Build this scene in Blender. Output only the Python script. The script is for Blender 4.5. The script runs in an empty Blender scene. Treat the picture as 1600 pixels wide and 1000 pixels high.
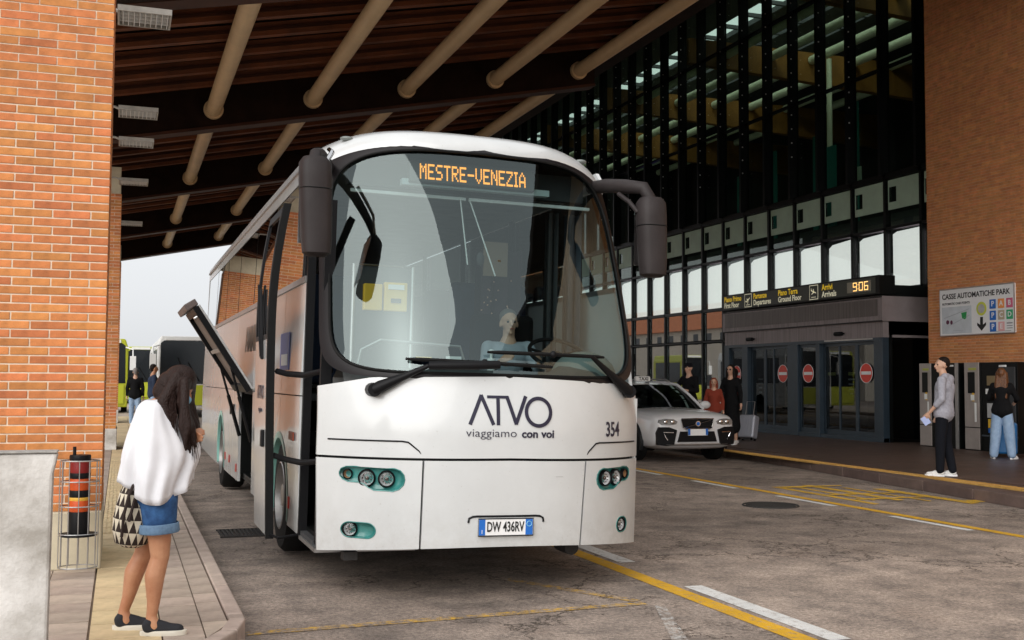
import bpy, bmesh, math, random
from mathutils import Vector, Matrix, Euler
from mathutils.geometry import tessellate_polygon
random.seed(7)
scene = bpy.context.scene
COL = scene.collection
PI = math.pi

# ------------------------------------------------------------------ camera
th, pt, rl, CH = math.radians(19.46), math.radians(3.13), 0.006, 1.565
F = Vector((math.sin(th)*math.cos(pt), math.cos(th)*math.cos(pt), math.sin(pt)))
R0 = Vector((math.cos(th), -math.sin(th), 0)); U0 = R0.cross(F)
Rv = R0*math.cos(rl)+U0*math.sin(rl); Uv = U0*math.cos(rl)-R0*math.sin(rl)
cam = bpy.data.cameras.new('camera'); camo = bpy.data.objects.new('camera', cam); COL.objects.link(camo)
M = Matrix(((Rv.x, Uv.x, -F.x, 0), (Rv.y, Uv.y, -F.y, 0), (Rv.z, Uv.z, -F.z, CH), (0, 0, 0, 1)))
camo.matrix_world = M
cam.sensor_width = 36; cam.lens = 36*1726/1600; cam.clip_start = .05; cam.clip_end = 3000
scene.camera = camo

# ------------------------------------------------------------------ light
SUN_EL, SUN_AZ = math.radians(31), math.radians(222)     # azimuth clockwise from +Y
w = bpy.data.worlds.new('World'); scene.world = w; w.use_nodes = True
nt = w.node_tree; nt.nodes.clear()
wo = nt.nodes.new('ShaderNodeOutputWorld'); bg = nt.nodes.new('ShaderNodeBackground')
sky = nt.nodes.new('ShaderNodeTexSky'); sky.sky_type = 'NISHITA'; sky.sun_disc = False
sky.sun_elevation = SUN_EL; sky.sun_rotation = SUN_AZ
sky.air_density = 1.0; sky.dust_density = 4.0; sky.ozone_density = 1.0
hs = nt.nodes.new('ShaderNodeHueSaturation'); hs.inputs['Saturation'].default_value = .16
mxw = nt.nodes.new('ShaderNodeMixRGB'); mxw.inputs[0].default_value = .72; mxw.inputs[2].default_value = (5.6, 5.75, 5.95, 1)   # thick even cloud over the clear sky
nt.links.new(sky.outputs[0], hs.inputs['Color']); nt.links.new(hs.outputs[0], mxw.inputs[1]); nt.links.new(mxw.outputs[0], bg.inputs[0])
bg.inputs[1].default_value = .135
nt.links.new(bg.outputs[0], wo.inputs[0])
sl = bpy.data.lights.new('sun', 'SUN'); sl.energy = 2.0; sl.angle = math.radians(70); sl.color = (1, .97, .93)
so = bpy.data.objects.new('sun', sl); COL.objects.link(so)
sd = Vector((math.sin(SUN_AZ)*math.cos(SUN_EL), math.cos(SUN_AZ)*math.cos(SUN_EL), math.sin(SUN_EL)))
so.rotation_euler = sd.to_track_quat('Z', 'Y').to_euler()
scene.view_settings.view_transform = 'Standard'; scene.view_settings.look = 'None'
scene.view_settings.exposure = .36; scene.view_settings.gamma = 1
scene.cycles.max_bounces = 7; scene.cycles.transparent_max_bounces = 12
scene.cycles.use_denoising = True

# ------------------------------------------------------------------ helpers
class MB:
    def __init__(s): s.v = []; s.f = []; s.mi = []
    def add(s, vs, fs, mi=0):
        b = len(s.v); s.v += [tuple(x) for x in vs]; s.f += [tuple(b+i for i in f) for f in fs]; s.mi += [mi]*len(fs); return s
    def box(s, x0, x1, y0, y1, z0, z1, mi=0, rot=None):
        vs = [Vector((x, y, z)) for z in (z0, z1) for y in (y0, y1) for x in (x0, x1)]
        if rot is not None:
            c = Vector(((x0+x1)/2, (y0+y1)/2, (z0+z1)/2)); vs = [rot @ (v-c)+c for v in vs]
        return s.add(vs, [(0, 2, 3, 1), (4, 5, 7, 6), (0, 1, 5, 4), (2, 6, 7, 3), (0, 4, 6, 2), (1, 3, 7, 5)], mi)
    def cyl(s, p0, p1, r0, r1=None, n=12, caps=True, mi=0):
        r1 = r0 if r1 is None else r1
        p0, p1 = Vector(p0), Vector(p1); d = (p1-p0).normalized()
        a = d.cross(Vector((0, 0, 1)) if abs(d.z) < .9 else Vector((1, 0, 0))).normalized(); b = d.cross(a)
        vs = []
        for p, r in ((p0, r0), (p1, r1)):
            for i in range(n):
                t = 2*PI*i/n; vs.append(p+(a*math.cos(t)+b*math.sin(t))*r)
        fs = [(i, (i+1) % n, n+(i+1) % n, n+i) for i in range(n)]
        if caps: fs += [tuple(range(n))[::-1], tuple(range(n, 2*n))]
        return s.add(vs, fs, mi)
    def tube(s, pts, r, n=8, mi=0, closed=False):
        P = [Vector(p) for p in pts]; m = len(P); rs = r if isinstance(r, (list, tuple)) else [r]*m
        vs = []; up = None
        for i, p in enumerate(P):
            if closed: d = (P[(i+1) % m]-P[i-1])
            else: d = (P[min(i+1, m-1)]-P[max(i-1, 0)])
            d.normalize()
            if up is None: up = d.cross(Vector((0, 0, 1)) if abs(d.z) < .9 else Vector((1, 0, 0))).normalized()
            up = (up-d*up.dot(d)).normalized(); b = d.cross(up)
            for k in range(n):
                t = 2*PI*k/n; vs.append(p+(up*math.cos(t)+b*math.sin(t))*rs[i])
        fs = []
        for i in range(m if closed else m-1):
            j = (i+1) % m
            fs += [(i*n+k, i*n+(k+1) % n, j*n+(k+1) % n, j*n+k) for k in range(n)]
        if not closed: fs += [tuple(range(n))[::-1], tuple(range((m-1)*n, m*n))]
        return s.add(vs, fs, mi)
    def grid(s, P, mi=0, closeu=False):       # P[i][j]
        n, m = len(P), len(P[0]); vs = [p for r in P for p in r]
        fs = [(i*m+j, i*m+(j+1) % m, (i+1)*m+(j+1) % m, (i+1)*m+j) for i in range(n-1) for j in range(m if closeu else m-1)]
        return s.add(vs, fs, mi)
    def slab(s, P, d, mi=0):                  # grid with thickness vector d
        n, m = len(P), len(P[0]); d = Vector(d)
        A = [Vector(p) for r in P for p in r]; B = [a+d for a in A]; k = n*m
        fs = []
        for i in range(n-1):
            for j in range(m-1):
                q = (i*m+j, i*m+j+1, (i+1)*m+j+1, (i+1)*m+j); fs.append(q); fs.append(tuple(x+k for x in q[::-1]))
        ring = [j for j in range(m)]+[i*m+m-1 for i in range(1, n)]+[(n-1)*m+j for j in range(m-2, -1, -1)]+[i*m for i in range(n-2, 0, -1)]
        for a, b in zip(ring, ring[1:]+ring[:1]): fs.append((a, a+k, b+k, b))
        return s.add(A+B, fs, mi)
    def prism(s, outer, fn, d, holes=(), mi=0):   # 2D polygon (with holes) -> solid; fn maps 2D to 3D, d depth vector
        loops = [list(outer)]+[list(h) for h in holes]
        fl = [p for l in loops for p in l]
        tris = tessellate_polygon([[Vector((p[0], p[1], 0)) for p in l] for l in loops])
        A = [Vector(fn(*p)) for p in fl]; B = [a+Vector(d) for a in A]; k = len(A)
        fs = [tuple(t) for t in tris]+[tuple(x+k for x in t[::-1]) for t in tris]
        o = 0
        for l in loops:
            n = len(l)
            for i in range(n): a, b = o+i, o+(i+1) % n; fs.append((a, a+k, b+k, b))
            o += n
        return s.add(A+B, fs, mi)
    def sphere(s, c, r, n=10, m=8, mi=0):
        r = Vector(r) if isinstance(r, (tuple, list, Vector)) else Vector((r, r, r)); c = Vector(c)
        P = [[c+Vector((r.x*math.sin(PI*i/m)*math.cos(2*PI*j/n), r.y*math.sin(PI*i/m)*math.sin(2*PI*j/n), r.z*math.cos(PI*i/m))) for j in range(n)] for i in range(m+1)]
        return s.grid(P, mi, True)
    def mesh(s, name):
        me = bpy.data.meshes.new(name); me.from_pydata(s.v, [], s.f)
        if any(s.mi): me.polygons.foreach_set('material_index', s.mi)
        bm = bmesh.new(); bm.from_mesh(me); bmesh.ops.remove_doubles(bm, verts=bm.verts, dist=1e-5)
        bmesh.ops.recalc_face_normals(bm, faces=bm.faces); bm.to_mesh(me); bm.free()
        return me
    def build(s, name, m, parent=None, smooth=None, bevel=0, loc=None, rot=None):
        me = s.mesh(name)
        for x in (m if isinstance(m, (list, tuple)) else [m]): me.materials.append(x)
        if smooth:
            me.polygons.foreach_set('use_smooth', [True]*len(me.polygons)); me.set_sharp_from_angle(angle=math.radians(smooth))
        o = bpy.data.objects.new(name, me); COL.objects.link(o)
        if parent is not None: o.parent = parent
        if loc is not None: o.location = loc
        if rot is not None: o.rotation_euler = rot
        if bevel:
            b = o.modifiers.new('b', 'BEVEL'); b.width = bevel; b.segments = 2; b.limit_method = 'ANGLE'; b.angle_limit = math.radians(40)
        return o

def tag(o, label=None, cat=None, group=None, kind=None):
    if label: o['label'] = label
    if cat: o['category'] = cat
    if group: o['group'] = group
    if kind: o['kind'] = kind
    return o
def thing(name, label, cat, loc=(0, 0, 0), rot=(0, 0, 0), group=None):
    o = bpy.data.objects.new(name, None); COL.objects.link(o); o.location = loc; o.rotation_euler = rot
    o.empty_display_size = .2
    return tag(o, label, cat, group)
def inst(name, me, parent, loc, rot=None, scale=None):
    o = bpy.data.objects.new(name, me); COL.objects.link(o); o.parent = parent; o.location = loc
    if rot: o.rotation_euler = rot
    if scale: o.scale = scale
    return o
def apply_mods(o):
    dg = bpy.context.evaluated_depsgraph_get(); ev = o.evaluated_get(dg)
    me = bpy.data.meshes.new_from_object(ev, preserve_all_data_layers=False, depsgraph=dg)
    mats = [m for m in o.data.materials]
    o.modifiers.clear(); o.data = me
    if not len(me.materials):
        for m in mats: me.materials.append(m)
    return o
def cut(o, cutter):
    b = o.modifiers.new('c', 'BOOLEAN'); b.operation = 'DIFFERENCE'; b.solver = 'EXACT'; b.object = cutter
    apply_mods(o); bpy.data.objects.remove(cutter, do_unlink=True)
def text_mesh(txt, size, depth=.002, bold=0, sx=1.0, align='CENTER'):
    c = bpy.data.curves.new('t', 'FONT'); c.body = txt; c.size = size; c.extrude = depth; c.align_x = align; c.align_y = 'CENTER'
    c.offset = bold; c.resolution_u = 3
    o = bpy.data.objects.new('t', c); COL.objects.link(o)
    dg = bpy.context.evaluated_depsgraph_get(); dg.update()
    me = bpy.data.meshes.new_from_object(o.evaluated_get(dg)); bpy.data.objects.remove(o, do_unlink=True)
    if sx != 1.0:
        for v in me.vertices: v.co.x *= sx
    return me
def text(name, txt, size, m, parent, loc, rot, depth=.002, bold=0, sx=1.0, align='CENTER', wrap=None):
    me = text_mesh(txt, size, depth, bold, sx, align); me.materials.clear(); me.materials.append(m)
    o = bpy.data.objects.new(name, me); COL.objects.link(o); o.parent = parent; o.location = loc; o.rotation_euler = rot
    return o

# ------------------------------------------------------------------ materials
def mat(name, col, rough=.6, metal=0, noise=0, nscale=5, col2=None, bump=0, bscale=40, var=0, spec=None, coat=0, emit=None, estr=0, streak=None):
    m = bpy.data.materials.new(name); m.use_nodes = True; t = m.node_tree; N = t.nodes; L = t.links
    b = N['Principled BSDF']; b.inputs['Roughness'].default_value = rough; b.inputs['Metallic'].default_value = metal
    if spec is not None: b.inputs['Specular IOR Level'].default_value = spec
    if coat: b.inputs['Coat Weight'].default_value = coat; b.inputs['Coat Roughness'].default_value = .08
    if emit: b.inputs['Emission Color'].default_value = (*emit, 1); b.inputs['Emission Strength'].default_value = estr
    b.inputs['Base Color'].default_value = (*col, 1)
    src = None
    tc = N.new('ShaderNodeTexCoord')
    if noise or col2:
        n = N.new('ShaderNodeTexNoise'); n.inputs['Scale'].default_value = nscale; n.inputs['Detail'].default_value = 6; n.inputs['Roughness'].default_value = .65
        if streak:
            mp = N.new('ShaderNodeMapping'); mp.inputs['Scale'].default_value = streak; L.new(tc.outputs['Object'], mp.inputs[0]); L.new(mp.outputs[0], n.inputs['Vector'])
        else: L.new(tc.outputs['Object'], n.inputs['Vector'])
        r = N.new('ShaderNodeValToRGB'); r.color_ramp.elements[0].position = .35; r.color_ramp.elements[1].position = .68
        c2 = col2 if col2 else tuple(c*(1-noise) for c in col)
        r.color_ramp.elements[0].color = (*c2, 1); r.color_ramp.elements[1].color = (*col, 1)
        L.new(n.outputs['Fac'], r.inputs[0]); src = r.outputs[0]
    if var:
        oi = N.new('ShaderNodeObjectInfo'); h = N.new('ShaderNodeHueSaturation')
        mr = N.new('ShaderNodeMapRange'); mr.inputs['To Min'].default_value = 1-var; mr.inputs['To Max'].default_value = 1+var
        gi = N.new('ShaderNodeNewGeometry'); sm_ = N.new('ShaderNodeMath'); sm_.operation = 'ADD'; L.new(oi.outputs['Random'], sm_.inputs[0]); L.new(gi.outputs['Random Per Island'], sm_.inputs[1])
        f0 = N.new('ShaderNodeMath'); f0.operation = 'FRACT'; L.new(sm_.outputs[0], f0.inputs[0])
        L.new(f0.outputs[0], mr.inputs[0]); L.new(mr.outputs[0], h.inputs['Value'])
        m2 = N.new('ShaderNodeMath'); m2.operation = 'MULTIPLY'; m2.inputs[1].default_value = 7.31; L.new(f0.outputs[0], m2.inputs[0])
        fr = N.new('ShaderNodeMath'); fr.operation = 'FRACT'; L.new(m2.outputs[0], fr.inputs[0])
        m3 = N.new('ShaderNodeMapRange'); m3.inputs['To Min'].default_value = .5-var*.05; m3.inputs['To Max'].default_value = .5+var*.05
        L.new(fr.outputs[0], m3.inputs[0]); L.new(m3.outputs[0], h.inputs['Hue'])
        if src: L.new(src, h.inputs['Color'])
        else: h.inputs['Color'].default_value = (*col, 1)
        src = h.outputs[0]
    if src: L.new(src, b.inputs['Base Color'])
    if bump:
        n2 = N.new('ShaderNodeTexNoise'); n2.inputs['Scale'].default_value = bscale; n2.inputs['Detail'].default_value = 4; L.new(tc.outputs['Object'], n2.inputs['Vector'])
        bp = N.new('ShaderNodeBump'); bp.inputs['Strength'].default_value = bump; bp.inputs['Distance'].default_value = .01
        L.new(n2.outputs['Fac'], bp.inputs['Height']); L.new(bp.outputs[0], b.inputs['Normal'])
    return m
def glass(name, tint, refl, rough=.01, rtint=(1, 1, 1)):
    """thin pane: see-through tint plus mirror reflection that grows at grazing angles"""
    m = bpy.data.materials.new(name); m.use_nodes = True; t = m.node_tree; N = t.nodes; L = t.links; N.clear()
    o = N.new('ShaderNodeOutputMaterial'); tr = N.new('ShaderNodeBsdfTransparent'); tr.inputs[0].default_value = (*tint, 1)
    g = N.new('ShaderNodeBsdfGlossy'); g.inputs['Roughness'].default_value = rough; g.inputs[0].default_value = (*rtint, 1)
    ge = N.new('ShaderNodeNewGeometry'); dt = N.new('ShaderNodeVectorMath'); dt.operation = 'DOT_PRODUCT'; L.new(ge.outputs['Incoming'], dt.inputs[0]); L.new(ge.outputs['Normal'], dt.inputs[1])
    ab = N.new('ShaderNodeMath'); ab.operation = 'ABSOLUTE'; L.new(dt.outputs['Value'], ab.inputs[0])
    om = N.new('ShaderNodeMath'); om.operation = 'SUBTRACT'; om.inputs[0].default_value = 1; L.new(ab.outputs[0], om.inputs[1])
    fr = N.new('ShaderNodeMath'); fr.operation = 'POWER'; fr.inputs[1].default_value = 4.5; L.new(om.outputs[0], fr.inputs[0])
    ad = N.new('ShaderNodeMath'); ad.operation = 'ADD'; ad.use_clamp = True; ad.inputs[1].default_value = refl; L.new(fr.outputs[0], ad.inputs[0])
    mx = N.new('ShaderNodeMixShader'); L.new(ad.outputs[0], mx.inputs[0]); L.new(tr.outputs[0], mx.inputs[1]); L.new(g.outputs[0], mx.inputs[2]); L.new(mx.outputs[0], o.inputs[0])
    return m

BRICK = mat('brick_clay', (.62, .225, .072), .85, noise=.32, nscale=9, var=.18, bump=.25, bscale=90)
BRICK_R = mat('brick_clay_far', (.70, .29, .11), .85, noise=.3, nscale=5, var=.13, bump=.2, bscale=60)
MORTAR = mat('mortar', (.75, .62, .48), .9, noise=.2, nscale=20, bump=.3, bscale=120)
MORTAR_R = mat('mortar_dark', (.72, .50, .34), .9, noise=.2, nscale=20)
CONC = mat('concrete', (.70, .68, .65), .85, col2=(.34, .315, .28), nscale=3, bump=.3, bscale=70)
CREAM = mat('cream_plinth', (.62, .55, .40), .8, noise=.2, nscale=4)
TUBE = mat('cream_tube', (.64, .46, .26), .5, noise=.15, nscale=2)
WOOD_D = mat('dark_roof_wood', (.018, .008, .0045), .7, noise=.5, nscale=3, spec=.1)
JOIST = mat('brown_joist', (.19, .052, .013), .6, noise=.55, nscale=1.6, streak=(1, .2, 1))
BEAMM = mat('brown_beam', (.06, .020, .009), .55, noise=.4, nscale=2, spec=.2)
BLK = mat('black_metal', (.005, .006, .006), .4, noise=.3, nscale=3, spec=.2)
BLKG = mat('black_plastic', (.009, .009, .010), .42, spec=.13, bump=.1, bscale=200)
RUB = mat('black_rubber', (.008, .008, .008), .75, spec=.2, noise=.3, nscale=20, bump=.2, bscale=80)
MIRG = mat('mirror_housing', (.034, .028, .028), .5, spec=.2, noise=.25, nscale=4, bump=.2, bscale=220)
WHITE = mat('bus_paint', (.585, .60, .60), .22, noise=.055, nscale=3.5, coat=.5, bump=.02, bscale=3)
WHITE2 = mat('white_plain', (.75, .75, .73), .5)
def add_grime(m, z0=.25, z1=.95, amt=.55, col=(.27, .24, .205)):
    t = m.node_tree; N = t.nodes; L = t.links; b = N['Principled BSDF']; src = b.inputs['Base Color'].links[0].from_socket
    tc = N.new('ShaderNodeTexCoord'); sp = N.new('ShaderNodeSeparateXYZ'); L.new(tc.outputs['Object'], sp.inputs[0])
    mr = N.new('ShaderNodeMapRange'); mr.inputs['From Min'].default_value = z1; mr.inputs['From Max'].default_value = z0; L.new(sp.outputs['Z'], mr.inputs[0])
    pw = N.new('ShaderNodeMath'); pw.operation = 'POWER'; pw.inputs[1].default_value = 2; L.new(mr.outputs[0], pw.inputs[0])
    n = N.new('ShaderNodeTexNoise'); n.inputs['Scale'].default_value = 9; n.inputs['Detail'].default_value = 9; n.inputs['Roughness'].default_value = .75; L.new(tc.outputs['Object'], n.inputs['Vector'])
    n3 = N.new('ShaderNodeTexNoise'); n3.inputs['Scale'].default_value = 55; n3.inputs['Detail'].default_value = 2; L.new(tc.outputs['Object'], n3.inputs['Vector'])
    r3 = N.new('ShaderNodeMapRange'); r3.inputs['From Min'].default_value = .70; r3.inputs['From Max'].default_value = .76; r3.inputs['To Max'].default_value = .5; L.new(n3.outputs['Fac'], r3.inputs[0])
    r = N.new('ShaderNodeMapRange'); r.inputs['From Min'].default_value = .35; r.inputs['From Max'].default_value = .75; L.new(n.outputs['Fac'], r.inputs[0])
    mu = N.new('ShaderNodeMath'); mu.operation = 'MULTIPLY'; L.new(pw.outputs[0], mu.inputs[0]); L.new(r.outputs[0], mu.inputs[1])
    ad = N.new('ShaderNodeMath'); ad.operation = 'ADD'; L.new(mu.outputs[0], ad.inputs[0]); L.new(r3.outputs[0], ad.inputs[1])
    m2 = N.new('ShaderNodeMath'); m2.operation = 'MULTIPLY'; m2.use_clamp = True; m2.inputs[1].default_value = amt; L.new(ad.outputs[0], m2.inputs[0])
    x = N.new('ShaderNodeMixRGB'); x.inputs[2].default_value = (*col, 1); L.new(m2.outputs[0], x.inputs[0]); L.new(src, x.inputs[1]); L.new(x.outputs[0], b.inputs['Base Color'])
add_grime(WHITE)
GREYW = mat('pale_grey', (.5, .5, .5), .5, noise=.2, nscale=5)
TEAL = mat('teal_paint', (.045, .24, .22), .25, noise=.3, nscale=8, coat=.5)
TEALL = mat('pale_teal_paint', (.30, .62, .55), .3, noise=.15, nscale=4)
CHROME = mat('chrome', (.75, .75, .75), .12, 1)
ALU = mat('brushed_aluminium', (.45, .44, .43), .35, .8, noise=.2, nscale=8)
GREYB = mat('grey_blue_plastic', (.055, .07, .09), .45, noise=.2, nscale=6)
FRAMEB = mat('door_frame_blue', (.035, .055, .075), .35, .3, noise=.25, nscale=3)
FASCIA = mat('fascia_grey', (.30, .255, .255), .5, .2, noise=.35, nscale=2.5, streak=(.3, 6, .3))
DARK = mat('dark_interior', (.012, .013, .014), .8, noise=.4, nscale=1)
DARK2 = mat('dark_grey_interior', (.05, .052, .055), .7, noise=.3, nscale=2)
INK = mat('logo_ink', (.012, .01, .03), .4)
INKG = mat('brown_lettering', (.16, .11, .08), .5)
BLACKP = mat('black_print', (.01, .01, .01), .5)
ORANGE_L = mat('amber_led', (.3, .1, .01), .5, emit=(1, .36, .05), estr=2.0)
CLOCK_L = mat('clock_led', (.3, .2, .08), .5, emit=(1, .55, .16), estr=1.6)
DISP = mat('display_board', (.05, .055, .055), .5)
LENS = glass('lamp_lens', (.95, .95, .95), .04)
WSG = glass('windscreen_glass', (.50, .60, .60), .10, rtint=(.86, 1, .99))
SIDEG = glass('bus_window_glass', (.30, .30, .29), .30, rtint=(.95, .95, .95))
TGL = glass('terminal_glass', (.74, .86, .78), .03)
TGL2 = glass('terminal_glass_low', (.45, .5, .5), .34)
DGL = glass('door_glass', (.55, .6, .62), .05)
YELLOW = mat('yellow_plastic', (.78, .48, .03), .5, noise=.1, nscale=4)
PAPER = mat('paper', (.78, .78, .76), .7)
SKIN = mat('skin', (.56, .29, .165), .42, col2=(.44, .19, .10), nscale=7, bump=.08, bscale=180)
SKIN2 = mat('skin_pale', (.60, .36, .25), .5, noise=.1, nscale=9)
HAIR = mat('dark_hair', (.010, .005, .004), .45, spec=.22, col2=(.026, .012, .009), nscale=60, streak=(6, 6, .5), bump=.8, bscale=120)
HAIRB = mat('brown_hair', (.24, .085, .022), .45, col2=(.03, .012, .006), nscale=30, streak=(4, 4, .4), bump=.6, bscale=90)
HAIRK = mat('short_dark_hair', (.012, .007, .005), .6, spec=.2, bump=.6, bscale=150)
HAIRR = mat('red_hair', (.22, .035, .01), .5, bump=.5, bscale=90)
CLOTHW = mat('white_cotton', (.72, .72, .75), .85, noise=.05, nscale=6, bump=.45, bscale=6)
DENIM = mat('blue_denim', (.035, .12, .30), .85, col2=(.013, .055, .16), nscale=16, bump=.8, bscale=22)
DENIML = mat('pale_denim', (.34, .46, .62), .85, col2=(.22, .33, .5), nscale=8, bump=.8, bscale=14)
GREYH = mat('grey_jersey', (.40, .40, .45), .9, col2=(.30, .30, .35), nscale=30, bump=.8, bscale=16)
NAVYT = mat('black_navy_cloth', (.006, .007, .011), .9, bump=.8, bscale=14, spec=.2)
NAVY = mat('navy_cloth', (.015, .03, .07), .85, noise=.3, nscale=8)
BLKC = mat('black_cloth', (.007, .007, .008), .9, spec=.2, noise=.3, nscale=10)
REDC = mat('rust_cloth', (.25, .035, .015), .85)
OLIVE = mat('brown_dress', (.10, .065, .03), .85, noise=.3, nscale=9)
SHOEW = mat('white_shoe', (.74, .73, .71), .6)
CREAMC = mat('cream_canvas', (.62, .55, .43), .9, bump=.3, bscale=200)
BRWN = mat('dark_brown_canvas', (.025, .014, .011), .9)
BLUEP = mat('bright_blue_shell', (.015, .16, .42), .3)
MASKB = mat('pale_blue_mask', (.22, .48, .72), .8)
CARW = mat('silver_white_paint', (.66, .66, .67), .2, coat=.6, noise=.05, nscale=3)
CARG = glass('car_glass', (.12, .14, .14), .04)
LIME = mat('lime_paint', (.42, .45, .02), .4)
BAND_R = mat('red_band', (.22, .008, .008), .5); BAND_O = mat('orange_band', (.55, .075, .008), .5)
REDS = mat('red_enamel', (.66, .045, .025), .4); WHS = mat('white_enamel', (.8, .8, .8), .4)
SIGNG = mat('sign_face', (.05, .055, .045), .5); SIGNY = mat('sign_yellow', (.80, .55, .02), .5, emit=(1, .66, .03), estr=.25)  # yellow lettering is unlit, faint glow added to brighten it
SIGNW = mat('sign_cream', (.78, .75, .55), .5, emit=(1, .95, .7), estr=.2)  # same added glow on the cream lettering
PBLUE = mat('plate_blue', (.01, .13, .50), .5)
ORINT = mat('lit_orange_timber', (.34, .15, .025), .6, noise=.3, nscale=1.5)
PALET = mat('pale_green_tube', (.74, .78, .55), .5)
FROST_GLOW = mat('frosted_panel_glow', (.86, .60, .70), .25, noise=.06, nscale=1, emit=(.98, .78, .90), estr=.85)  # emission stands in for daylight on the panels, no lamp behind them
GRNP = mat('pale_green_panel', (.52, .70, .55), .5, noise=.15, nscale=2)
TEALG = mat('teal_glass_panel', (.02, .18, .14), .3)
ROOFT = mat('orange_roof_tiles', (.50, .17, .06), .85, col2=(.32, .10, .04), nscale=3)
WALLB = mat('cream_render', (.62, .56, .47), .9, noise=.12, nscale=1)
LEAF = mat('foliage', (.06, .10, .025), .8, noise=.5, nscale=3)
PYEL = mat('tan_machine_face', (.42, .37, .34), .45, .3, noise=.15, nscale=3)

# ------------------------------------------------------------------ ground
def asphalt(name, paint=None, wear=.5):
    m = bpy.data.materials.new(name); m.use_nodes = True; t = m.node_tree; N = t.nodes; L = t.links; b = N['Principled BSDF']
    tc = N.new('ShaderNodeTexCoord')
    def noise(sc, det=5, rough=.6):
        n = N.new('ShaderNodeTexNoise'); n.inputs['Scale'].default_value = sc; n.inputs['Detail'].default_value = det; n.inputs['Roughness'].default_value = rough
        L.new(tc.outputs['Object'], n.inputs['Vector']); return n
    def ramp(src, p0, p1, c0, c1):
        r = N.new('ShaderNodeValToRGB'); e = r.color_ramp.elements; e[0].position = p0; e[1].position = p1; e[0].color = (*c0, 1); e[1].color = (*c1, 1)
        L.new(src, r.inputs[0]); return r
    def mix(f, a, bb, mode='MIX', fac=None):
        x = N.new('ShaderNodeMixRGB'); x.blend_type = mode
        if fac is not None: x.inputs[0].default_value = fac
        else: L.new(f, x.inputs[0])
        L.new(a, x.inputs[1]); L.new(bb, x.inputs[2]); return x
    big = ramp(noise(.35, 4, .6).outputs['Fac'], .38, .62, (.27, .222, .185), (.42, .35, .295))
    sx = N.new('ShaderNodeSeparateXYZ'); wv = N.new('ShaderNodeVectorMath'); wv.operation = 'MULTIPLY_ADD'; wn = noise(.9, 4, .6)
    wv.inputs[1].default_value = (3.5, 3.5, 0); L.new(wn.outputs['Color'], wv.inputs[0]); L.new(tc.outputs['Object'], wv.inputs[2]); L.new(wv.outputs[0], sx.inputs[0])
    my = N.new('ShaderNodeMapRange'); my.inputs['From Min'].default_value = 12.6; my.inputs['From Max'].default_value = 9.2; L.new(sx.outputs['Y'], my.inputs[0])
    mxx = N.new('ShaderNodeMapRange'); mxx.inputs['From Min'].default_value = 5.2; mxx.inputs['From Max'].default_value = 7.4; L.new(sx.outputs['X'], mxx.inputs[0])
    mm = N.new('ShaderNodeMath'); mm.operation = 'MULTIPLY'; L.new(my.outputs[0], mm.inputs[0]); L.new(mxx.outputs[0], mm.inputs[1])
    pale = N.new('ShaderNodeMixRGB'); pale.blend_type = 'MULTIPLY'; pale.inputs[2].default_value = (1.42, 1.40, 1.38, 1); L.new(mm.outputs[0], pale.inputs[0]); L.new(big.outputs[0], pale.inputs[1]); big = pale   # paler towards the front right
    mid = ramp(noise(2.2, 8, .75).outputs['Fac'], .33, .66, (.45, .45, .46), (1.25, 1.22, 1.2))
    c = mix(None, big.outputs[0], mid.outputs[0], 'MULTIPLY', 1)
    fine = ramp(noise(34, 8, .85).outputs['Fac'], .38, .60, (.42, .41, .40), (1.35, 1.35, 1.35))
    c = mix(None, c.outputs[0], fine.outputs[0], 'MULTIPLY', 1)
    # aggregate speckle
    vo = N.new('ShaderNodeTexVoronoi'); vo.inputs['Scale'].default_value = 130; L.new(tc.outputs['Object'], vo.inputs['Vector'])
    sp = ramp(vo.outputs['Distance'], .0, .5, (1.35, 1.3, 1.25), (.8, .8, .82))
    c = mix(None, c.outputs[0], sp.outputs[0], 'MULTIPLY', .6)
    # cracks : distorted voronoi edges, masked to patches
    nd = noise(1.3, 6, .7); vm = N.new('ShaderNodeVectorMath'); vm.operation = 'SCALE'; vm.inputs['Scale'].default_value = 1.3; L.new(nd.outputs['Color'], vm.inputs[0])
    va = N.new('ShaderNodeVectorMath'); va.operation = 'ADD'; L.new(tc.outputs['Object'], va.inputs[0]); L.new(vm.outputs[0], va.inputs[1])
    v2 = N.new('ShaderNodeTexVoronoi'); v2.feature = 'DISTANCE_TO_EDGE'; v2.inputs['Scale'].default_value = 1.1; L.new(va.outputs[0], v2.inputs['Vector'])
    ck = ramp(v2.outputs['Distance'], .004, .022, (.22, .2, .18), (1, 1, 1))
    msk = ramp(noise(.5, 3, .5).outputs['Fac'], .46, .56, (0, 0, 0), (1, 1, 1))
    c2 = mix(None, c.outputs[0], ck.outputs[0], 'MULTIPLY', 1); c = mix(msk.outputs[0], c.outputs[0], c2.outputs[0])
    # oil stains
    st = ramp(noise(1.1, 3, .5).outputs['Fac'], .60, .72, (1, 1, 1), (.45, .43, .42))
    c = mix(None, c.outputs[0], st.outputs[0], 'MULTIPLY', .8)
    out = c.outputs[0]
    if paint:
        pn = N.new('ShaderNodeRGB'); pn.outputs[0].default_value = (*paint, 1)
        dirt = mix(None, pn.outputs[0], mid.outputs[0], 'MULTIPLY', .35)
        wm = ramp(noise(14, 8, .8).outputs['Fac'], wear-.08, wear+.07, (0, 0, 0), (1, 1, 1))
        out = mix(wm.outputs[0], dirt.outputs[0], out).outputs[0]
    L.new(out, b.inputs['Base Color']); b.inputs['Roughness'].default_value = .82
    bp = N.new('ShaderNodeBump'); bp.inputs['Strength'].default_value = .7; bp.inputs['Distance'].default_value = .006
    L.new(vo.outputs['Distance'], bp.inputs['Height']); L.new(bp.outputs[0], b.inputs['Normal'])
    return m
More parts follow.
